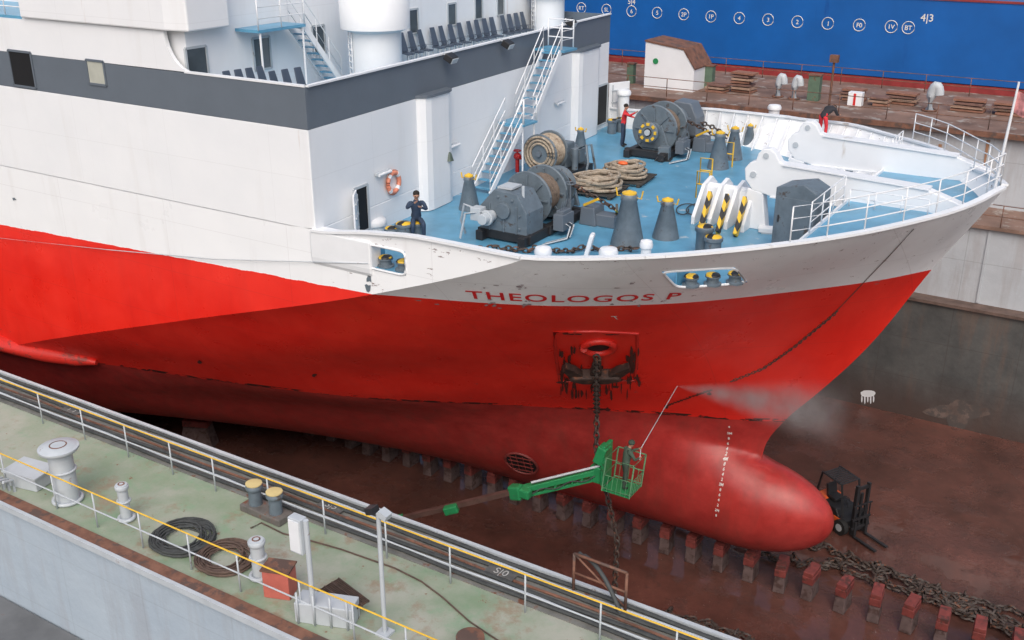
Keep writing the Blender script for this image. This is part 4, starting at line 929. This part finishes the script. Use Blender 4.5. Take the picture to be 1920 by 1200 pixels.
t=thing('stair_landing','blue top landing with white gate rails on the grey bulwark','landing',(sx-.2,35.5,18.0)); MB().box((0,0,.0),(1.3,1.0,.08)).build('plate',deckblue,t)
railing([(.5,-.45,.06),(.5,.45,.06),(-.6,.45,.06)],1.0,white,t,world=False)
stairs((-24.2,27.6,17.5),(-24.2,25.9,19.55),.65,(1,0,0),9,'white and blue stairs on the promenade deck up to the platform')
# ------------------------------------------------------------------ wall fittings
for u,v,lb in((717,323,'wall lamp above the near open door'),(848,272,'wall lamp between the bell and the stairs'),(1048,192,'wall lamp right of the stairs')):
    p=GW(u,v,.06); t=thing('wall_lamp','white '+lb,'lamp',p,math.atan2(wd.y,wd.x)); MB().box((0,-.03,0),(.75,.1,.12)).build('housing',lgrey,t,bevel=.03); MB().cyl((-.33,-.1,-.02),(.33,-.1,-.02),.05,n=10).build('tube',white,t)
p=GW(738,342,.09); t=thing('lifebuoy','orange lifebuoy with white bands hung on the white wall','lifebuoy',p)
MB().torus((0,0,0),.31,.075,wn,30,10).build('ring',buoy,t)
for k in range(4):
    a=PI/4+k*PI/2; c0=wd*math.cos(a)*.31+UP*math.sin(a)*.31; tg=-wd*math.sin(a)+UP*math.cos(a); MB().cyl(c0-tg*.06,c0+tg*.06,.082,n=12).build('band',white,t)
MB().torus((0,0,0),.4,.012,wn,30,5).build('grab_line',mat('orange_line',(.6,.2,.1),.6,.1),t)
p=GW(842,290,.3); t=thing('ship_bell','small dark green bell hanging on the white wall','bell',p); MB().lathe((0,0,-.2),[(.16,0),(.13,.08),(.1,.2),(.06,.28),(.01,.3)],16).build('bell',mat('bell_bronze',(.07,.1,.08),.4,.2),t); MB().tube([(0,0,.1),(0,0,.3),tuple(-wn*.3+V((0,0,.3)))],.02,6).build('bracket',lgrey,t)
for u,v,lb in((838,108,'first of the three along the grey front band'),(945,82,'middle of the three along the grey front band'),(1065,42,'last of the three along the grey front band')):
    p=GW(u,v,.15); t=thing('floodlight','dark floodlight, '+lb,'floodlight',p,math.atan2(wd.y,wd.x)); MB().box((0,-.15,0),(.42,.3,.22),rx=.5).build('housing',black,t,bevel=.02); MB().box((0,-.3,-.09),(.36,.02,.18),rx=.5).build('lens',lgrey,t); MB().cyl((0,0,0),(0,.12,.15),.03,n=6).build('bracket',lgrey,t)
for u,v,lb,r in((709,158,'big white round ventilator drum on the promenade deck, left one',.85),(1028,72,'big white round ventilator drum on the promenade deck, right one',.7)):
    p=G(u,v,17.5); t=thing('ventilator_drum',lb,'ventilator',p); MB().cyl((0,0,0),(0,0,1.75),r,n=36).build('drum',white,t)
    MB().lathe((0,0,1.75),[(r,0),(r*1.36,.12),(r*1.38,1.3),(r*1.1,1.5),(.01,1.6)],36).build('hood',white,t)
    mb=MB()
    for k in range(8): mb.box((r*1.05,.0,.2+k*.2),(.05,.35,.03))
    for y in(-.18,.18): mb.cyl((r*1.05,y,0),(r*1.05,y,1.9),.02,n=6)
    o=mb.build('ladder',white,t); o.rotation_euler=(0,0,-PI/2-.6)
ch=thing('deck_chair','','chair',(0,0,0))
MB().box((.0,0,.45),(.42,.36,.05),ry=.06).build('seat',chairm,ch,bevel=.02)
MB().box((-.25,0,.84),(.05,.34,.72),ry=-.28,tx=.8,ty=.75).build('backrest',chairm,ch,bevel=.02)
for x in(-.18,.18):
    for y in(-.15,.15): MB().cyl((x*1.1,y,0),(x,y,.43),.015,n=6).build('leg',lgrey,ch)
for y in(-.19,.19): MB().tube([(-.25,y,.62),(.15,y,.64),(.18,y,.43)],.014,5).build('armrest',chairm,ch)
first=True; cpos=[]
for grp,(u0,v0,u1,v1,n,Zr) in enumerate(((762,123,792,115,3,17.5),(814,110,859,99,4,17.5),(877,95,916,86,4,17.5),(930,81,964,73,4,17.5),(978,68,994,63,2,17.5),(438,147,502,138,4,18.5),(526,147,572,140,3,18.5))):
    for k in range(n):
        f=k/max(1,n-1); cpos.append((u0+(u1-u0)*f,v0+(v1-v0)*f,grp,k,n,Zr))
gn=['first cluster right of the drum','second cluster right of the drum','third cluster right of the drum','fourth cluster right of the drum','pair by the stair top','left row behind the grey bulwark','row just left of the inner stairs']
for u,v,g,k,n,Zr in cpos:
    p=G(u,v,Zr); p.z=17.5; p.x=max(p.x,-24.25); lb='dark blue chair, %s from the left in the %s'%(['first','second','third','fourth'][k],gn[g]); rz=-.1+random.uniform(-.1,.1)
    if first: ch.location=p; ch.rotation_euler=(0,0,rz); ch['label']=lb; ch['group']='deck chairs on the promenade'; first=False
    else: dup(ch,p,rz,lb,'deck chairs on the promenade')
# ------------------------------------------------------------------ boom lift
L0=V(GY(1165,916,27.2))
t=thing('boom_lift','green boom lift reaching up to the bow with a cage','boom lift',(-23.5,22.3,0))
bw=.9;bl=1.0;bh=1.25
MB().box(L0+V((0,0,.03)),(bl,bw,.06)).build('cage_floor',green,t,world=True)
mb=MB(); cs=[L0+V((i*bl/2,j*bw/2,0)) for i,j in((-1,-1),(1,-1),(1,1),(-1,1))]
tl=V((.12,0,0))
for c in cs: mb.cyl(c,c+tl+V((0,0,bh)),.026,n=6)
for k in(.12,.62,bh): mb.tube([c+tl*k/bh+V((0,0,k)) for c in cs],.022,6,True)
for k in range(1,6):
    for a,b in((0,1),(1,2),(2,3)): q=cs[a].lerp(cs[b],k/6); mb.cyl(q,q+tl*.5+V((0,0,.62)),.01,n=5)
mb.build('cage_rails',mat('green_rail',(.14,.34,.18),.5,.2,3,(.3,.3,.26),.25,3),t,world=True)
mb=MB(); mb.box(L0+V((-bl/2-.08,0,.8)),(.14,.6,1.5)); mb.box(L0+V((-bl/2-.2,-.1,1.15)),(.32,.45,.65),ry=.3); mb.build('cage_mount',green,t,world=True,bevel=.03)
J0=L0+V((-bl/2-.25,0,.5)); J1=GY(968,920,25.6); J2=GY(846,955,24.6); J3=V((-22.8,22.4,2.2))
d=(J0-J1).normalized()
MB().beam(J0,J1,.26,.2).build('fly_boom',green,t,world=True,bevel=.02)
MB().beam(J0+V((0,0,-.3))-d*.2,J1+V((0,0,-.26)),.2,.1).build('lower_link',green,t,world=True,bevel=.01)
mb=MB()
for k in np.linspace(.08,.92,9): mb.beam(J0.lerp(J1,k)+V((0,-.1,-.05)),J0.lerp(J1,k+.05)+V((0,-.1,-.28)),.04,.05)
mb.build('link_lattice',green,t,world=True)
MB().cyl(J0+V((0,-.14,.2)),J1.lerp(J0,.2)+V((0,-.14,.22)),.045,n=8).build('hydraulic_ram',lgrey,t,world=True)
MB().tube([J0.lerp(J1,k)+V((0,-.18,-.1-.14*math.sin(k*PI*3)**2)) for k in np.linspace(0,1,20)],.02,6).build('hydraulic_hose',hosem,t,world=True)
MB().box(J1+V((0,0,-.05)),(.44,.36,.5),ry=-.25).box(J1+V((.35,0,.02)),(.4,.3,.34)).build('boom_knuckle',green,t,world=True,bevel=.06)
MB().box(J0-d*.15+V((0,0,-.1)),(.4,.36,.6)).build('boom_head',green,t,world=True,bevel=.04)
MB().beam(J1,J3,.17,.17).build('inner_boom',mat('boom_brown',(.10,.055,.045),.6,.3,3),t,world=True); MB().beam(J2-(J1-J3).normalized()*.25,J2+(J1-J3).normalized()*.25,.28,.28).build('boom_collar',green,t,world=True,bevel=.04)
MB().beam(J2.lerp(J3,.3),J3,.3,.34).build('outer_boom',green,t,world=True)
MB().box((-23.3,22.3,1.75),(1.8,1.3,1.0)).build('turret',green,t,world=True,bevel=.08); MB().box((-23.5,22.3,.9),(3.0,1.6,.5)).build('chassis',dgrey,t,world=True,bevel=.05)
for i in(-1,1):
    for j in(-1,1): MB().cyl((-23.5+i*1.1,22.3+j*.8,.5),(-23.5+i*1.1,22.3+j*1.15,.5),.5,n=24).build('wheel',rubber,t,world=True)
# ------------------------------------------------------------------ forklift
fp0=G(1612,990,0);fp1=G(1672,1030,0); fa=math.atan2((fp1-fp0).y,(fp1-fp0).x)
fl=thing('forklift','small black and orange forklift parked behind the bulbous bow','forklift',G(1573,980,0),fa)
MB().prism([(-1.0,-.5,.3),(.75,-.5,.3),(.75,-.5,.6),(.35,-.5,.65),(.2,-.5,.9),(-.5,-.5,.95)],(0,1.0,0)).build('body',black,fl,bevel=.04)
MB().prism([(-1.0,-.51,.32),(-.55,-.51,.35),(-.5,-.51,1.0),(-1.05,-.51,1.0),(-1.2,-.51,.7),(-1.15,-.51,.35)],(0,1.02,0)).build('counterweight',orange,fl,bevel=.06)
MB().box((.3,-.5,.45),(.8,.06,.3)).build('side_panel',orange,fl,bevel=.02)
MB().box((-.35,0,1.05),(.5,.5,.14)).build('seat',black,fl,bevel=.03); MB().box((-.6,0,1.3),(.12,.48,.5),ry=-.2).build('backrest',black,fl,bevel=.03)
mb=MB()
for y in(-.46,.46): mb.tube([(.55,y,.7),(.3,y,2.05),(-.75,y,2.1),(-.95,y,1.0)],.05,6)
for x in np.linspace(-.7,.3,9): mb.cyl((x,-.46,2.08),(x,.46,2.08),.035,n=6)
mb.build('overhead_guard',black,fl)
MB().torus((.2,0,1.2),.16,.02,(.5,0,1),16,6).cyl((.35,0,.9),(.2,0,1.2),.025,n=6).build('steering_wheel',black,fl)
mb=MB()
for y in(-.3,.3): mb.box((.95,y,1.2),(.14,.1,2.2))
for z in(.3,1.1,2.15): mb.box((.95,0,z),(.1,.6,.12))
mb.cyl((.95,0,.3),(.95,0,1.9),.06); mb.build('mast',black,fl)
mb=MB(); mb.box((1.06,0,.45),(.06,.95,.1)); mb.box((1.06,0,.85),(.06,.95,.1))
for y in(-.4,-.13,.13,.4): mb.box((1.06,y,.95),(.04,.04,1.0))
mb.box((1.06,0,1.45),(.05,.95,.05)); mb.build('carriage',black,fl)
for y in(-.3,.3): MB().box((1.65,y,.08),(1.15,.12,.05)).box((1.1,y,.4),(.05,.12,.7)).build('fork',black,fl)
for x,y,r in((.6,-.55,.32),(.6,.55,.32),(-.8,-.5,.26),(-.8,.5,.26)):
    w=MB().cyl((x,y-.11,r),(x,y+.11,r),r,n=20).build('wheel',rubber,fl); MB().cyl((x,y-.12,r),(x,y+.12,r),r*.5,n=12).build('rim',lgrey,w)
# ------------------------------------------------------------------ people
def person(label,base,yaw,J,top,leg,shoe,hair,hat=None):
    verts=[];rad=[];edges=[];kind=[]
    def a(p,r,par=None,k=None):
        verts.append(p);rad.append(r); i=len(verts)-1
        if par is not None: edges.append((par,i)); kind.append(k)
        return i
    g=lambda n:V(J[n])
    pel=a(g('pelvis'),.135); bel=a(g('pelvis').lerp(g('chest'),.5),.13,pel,'top'); che=a(g('chest'),.155,bel,'top'); nb=a(g('neck'),.075,che,'top')
    hd=g('head'); hn=(hd-g('neck')).normalized(); hf=V(J.get('face',(1,0,0))).normalized()
    n2=a(g('neck').lerp(hd,.45),.055,nb,'skin'); h1=a(hd-hn*.06+hf*.01,.078,n2,'skin'); h2=a(hd+hn*.03,.098,h1,'skin'); h3=a(hd+hn*.1,.07,h2,'hair')
    a(hd-hn*.005+hf*.115,.016,h2,'skin')
    side=hf.cross(hn).normalized()
    for s in(-1,1): a(hd+side*s*.1-hf*.01,.018,h2,'skin')
    for s,c in((1,'l'),(-1,'r')):
        sh=a(g('sh'+c),.078,che,'top'); el=a(g('el'+c),.054,sh,'top'); wr=a(g('wr'+c),.036,el,'top')
        d=(g('wr'+c)-g('el'+c)).normalized(); fx,fy=frame(d)
        pa=a(g('wr'+c)+d*.07,.034,wr,'skin')
        for q in range(4):
            o=(q-1.5)*.02; L=.075 if q in(1,2) else .06
            f1=a(g('wr'+c)+d*(.07+L*.6)+fx*o*1.3,.0105,pa,'skin'); a(g('wr'+c)+d*(.07+L)+fx*o*1.3+fy*.025,.0095,f1,'skin')
        th=a(g('wr'+c)+d*.06+fx*.05,.012,pa,'skin'); a(g('wr'+c)+d*.095+fx*.055+fy*.02,.0105,th,'skin')
        hp_=a(g('hip'+c),.1,pel,'leg'); kn=a(g('kn'+c),.075,hp_,'leg'); an=a(g('an'+c),.055,kn,'leg')
        fd=V(J.get('foot'+c,(1,0,0))).normalized(); a(g('an'+c)+V((0,0,-.045))+fd*.17,.042,an,'shoe')
    me=bpy.data.meshes.new('person'); me.from_pydata([tuple(v) for v in verts],edges,[])
    o=bpy.data.objects.new('tmp',me); COL.objects.link(o)
    m=o.modifiers.new('s','SKIN'); m.use_smooth_shade=True
    for i,sv in enumerate(me.skin_vertices[0].data): sv.radius=(rad[i],rad[i]); sv.use_root=(i==0)
    ss=o.modifiers.new('u','SUBSURF'); ss.levels=1; ss.render_levels=1
    dg=bpy.context.evaluated_depsgraph_get(); dg.update(); m2=bpy.data.meshes.new_from_object(o.evaluated_get(dg)); bpy.data.objects.remove(o)
    mats=[top,leg,shoe,skin,hair]; idx={'top':0,'leg':1,'shoe':2,'skin':3,'hair':4}
    m2.materials.clear()
    for q in mats:m2.materials.append(q)
    for f in m2.polygons:
        c=f.center; best=9;bk='top'
        for (i,j),k in zip(edges,kind):
            p,q=verts[i],verts[j];d=q-p;tt=max(0,min(1,(c-p).dot(d)/max(1e-9,d.length_squared))); D=(c-(p+d*tt)).length-min(rad[i],rad[j])*.7
            if D<best:best=D;bk=k
        f.material_index=idx[bk]; f.use_smooth=True
    b=thing('person',label,'person',base,yaw); body=bpy.data.objects.new('body',m2); COL.objects.link(body); body.parent=b
    mb=MB()
    if hat: mb.ball(hd+hn*.06-hf*.01,(.115,.115,.1)); mb.build('hood',hat,b)
    else: mb.ball(hd+hn*.055-hf*.022,(.105,.105,.092)); mb.build('hair',hair,b)
    for s in(-1,1): MB().ball(hd+hn*.02+hf*.098+side*s*.035,.012,8,6).build('eye',blackp,b)
cl=lambda n,c:mat('cloth_'+n,c,.85,.15,8,bump=.3)
navy=cl('navy',(.03,.05,.09)); redc=cl('red',(.62,.03,.04)); dark=cl('dark',(.025,.025,.03)); camo=cl('camo',(.07,.11,.08)); camo2=cl('camo_dark',(.05,.075,.055)); hairm=cl('hair',(.02,.015,.012)); shoem=cl('shoe',(.02,.02,.02))
sp_=G(783,446,DZ)
person('man in dark blue vest and trousers perched on a bollard by the near bulwark',sp_,math.radians(-45),dict(pelvis=(-.12,0,.62),chest=(-.06,0,1.0),neck=(-.02,0,1.2),head=(.04,0,1.37),face=(1,0,-.35),shl=(-.05,.2,1.13),shr=(-.05,-.2,1.13),ell=(.1,.3,.92),elr=(.08,-.32,.98),wrl=(.3,.1,1.05),wrr=(.26,-.1,1.18),hipl=(-.1,.1,.58),hipr=(-.1,-.1,.58),knl=(.3,.16,.52),knr=(.27,-.17,.5),anl=(.22,.17,.09),anr=(.14,-.17,.09)),navy,navy,shoem,hairm)
bollard(sp_+V((-.12,.1,0)),.44,.19,'low bollard on which the man in blue sits')
person('person in a red jacket working at the far windlass',V((-18.75,39.2,DZ)),math.radians(20),dict(pelvis=(0,0,.93),chest=(.03,0,1.32),neck=(.05,0,1.5),head=(.09,0,1.66),shl=(.03,.19,1.44),shr=(.03,-.19,1.44),ell=(.2,.27,1.25),elr=(.25,-.27,1.35),wrl=(.42,.2,1.2),wrr=(.5,-.3,1.5),hipl=(0,.1,.9),hipr=(0,-.1,.9),knl=(.03,.12,.5),knr=(0,-.12,.5),anl=(0,.13,.09),anr=(-.05,-.13,.09)),redc,navy,shoem,hairm)
pz=V((-10.9,40.9,14.62))
person('person in red trousers and dark jacket leaning over the far bulwark',pz,math.radians(75),dict(pelvis=(-.15,0,.88),chest=(.22,0,1.12),neck=(.4,0,1.16),head=(.55,0,1.12),face=(1,0,-1),shl=(.33,.19,1.12),shr=(.33,-.19,1.12),ell=(.42,.26,.88),elr=(.42,-.26,.88),wrl=(.6,.22,.85),wrr=(.6,-.22,.85),hipl=(-.15,.1,.85),hipr=(-.15,-.1,.85),knl=(-.02,.15,.48),knr=(-.1,-.15,.48),anl=(-.12,.17,.09),anr=(-.18,-.17,.09)),dark,redc,shoem,hairm)
t=thing('white_step','white step box under the person at the far bulwark','step',(pz.x,pz.y,DZ)); MB().box((0,-.05,.46),(.7,.6,.92)).build('body',white,t,bevel=.02); MB().box((0,-.05,.935),(.74,.64,.03)).build('tread',lgrey,t)
wb=L0+V((.1,0,.07))
person('worker in green waterproofs standing in the lift cage with a washing lance',wb,math.radians(50),dict(pelvis=(0,0,.9),chest=(.08,0,1.28),neck=(.12,0,1.46),head=(.18,0,1.6),face=(1,0,.2),shl=(.08,.2,1.4),shr=(.08,-.2,1.4),ell=(.25,.24,1.2),elr=(.2,-.3,1.15),wrl=(.5,.1,1.32),wrr=(.4,-.15,1.12),hipl=(0,.1,.87),hipr=(0,-.1,.87),knl=(.08,.13,.48),knr=(-.02,-.13,.48),anl=(.02,.15,.09),anr=(-.1,-.15,.09)),camo,camo2,shoem,camo2,camo2)
Mw=Matrix.Translation(wb)@Matrix.Rotation(math.radians(50),4,'Z')
ha=Mw@V((.56,.06,1.33)); hb_=Mw@V((.46,-.12,1.12))
tip=GY(1270,724,28.0)
o=MB().tube([hb_+(hb_-ha)*.3,hb_,ha,ha.lerp(tip,.5),tip],[.018,.018,.015,.012,.01],6).build('washing_lance',lgrey); tag(o,'thin pressure washing lance held up by the worker in the cage','lance')
# spray : soft volume with a falling-off density
e1=hit(1500,742)[0]+V((0,-.9,0)); dr=(e1-tip); L_=dr.length; dn=dr.normalized()
sm=bpy.data.materials.new('spray_volume'); sm.use_nodes=True; nn=sm.node_tree.nodes; ln=sm.node_tree.links; nn.clear(); out=nn.new('ShaderNodeOutputMaterial'); vs_=nn.new('ShaderNodeVolumeScatter'); vs_.inputs['Color'].default_value=(1,1,1,1)
b=NB(sm.node_tree); g_=nn.new('ShaderNodeNewGeometry').outputs['Position']
def vm(op,a,bv=None,scale=None):
    n=nn.new('ShaderNodeVectorMath'); n.operation=op; ln.new(a,n.inputs[0])
    if bv is not None:
        if isinstance(bv,bpy.types.NodeSocket): ln.new(bv,n.inputs[1])
        else: n.inputs[1].default_value=bv
    if scale is not None: ln.new(scale,n.inputs['Scale'])
    return n
rel=vm('SUBTRACT',g_,tuple(tip)).outputs[0]; tt=vm('DOT_PRODUCT',rel,tuple(dn)).outputs['Value']
cst=nn.new('ShaderNodeCombineXYZ'); 
for i in range(3): cst.inputs[i].default_value=dn[i]
ax=vm('SCALE',cst.outputs[0],None,tt).outputs[0]; rad_=vm('LENGTH',vm('SUBTRACT',rel,ax).outputs[0]).outputs['Value']
rn=b.math('DIVIDE',rad_,b.math('ADD',.05,b.math('MULTIPLY',tt,.26)))
f1=b.math('SUBTRACT',1.0,rn,True); f1=b.math('MULTIPLY',f1,f1)
f2=b.ramp(tt,0,L_*1.5,1.0,0.0)
nz=b.ramp(b.noise(g_,1.3,3),.35,.65,.3,1.3)
ln.new(b.math('MULTIPLY',b.math('MULTIPLY',b.math('MULTIPLY',f1,f2),nz),3.6),vs_.inputs['Density']); ln.new(vs_.outputs[0],out.inputs['Volume'])
mb=MB(); mb.lathe(tip,[(.01,0),(.1+.26*L_*.4,L_*.4),(.1+.26*L_*.8,L_*.8),(.1+.26*L_*1.5,L_*1.5),(.01,L_*1.51)],20,dr)
o=mb.build('water_spray',sm); tag(o,'white water mist blown from the lance against the red bow','water spray',kind='stuff')
# ------------------------------------------------------------------ light
w=bpy.data.worlds.new('World'); S.world=w; w.use_nodes=True; n=w.node_tree.nodes; sky=n.new('ShaderNodeTexSky'); sky.sky_type='NISHITA'; sky.sun_disc=False
el=math.radians(48); az=math.radians(152)
sky.sun_elevation=el; sky.sun_rotation=az; sky.dust_density=5; sky.air_density=1.0; sky.ozone_density=1.3
w.node_tree.links.new(sky.outputs[0],n['Background'].inputs[0]); n['Background'].inputs[1].default_value=.15
sd=bpy.data.lights.new('sun','SUN'); sd.energy=1.5; sd.angle=math.radians(70); sd.color=(1,.98,.96); so=bpy.data.objects.new('sun',sd); COL.objects.link(so)
dirv=V((math.sin(az)*math.cos(el),math.cos(az)*math.cos(el),math.sin(el)))
so.rotation_euler=dirv.to_track_quat('Z','Y').to_euler()
S.view_settings.view_transform='Standard'; S.view_settings.look='None'; S.view_settings.exposure=0
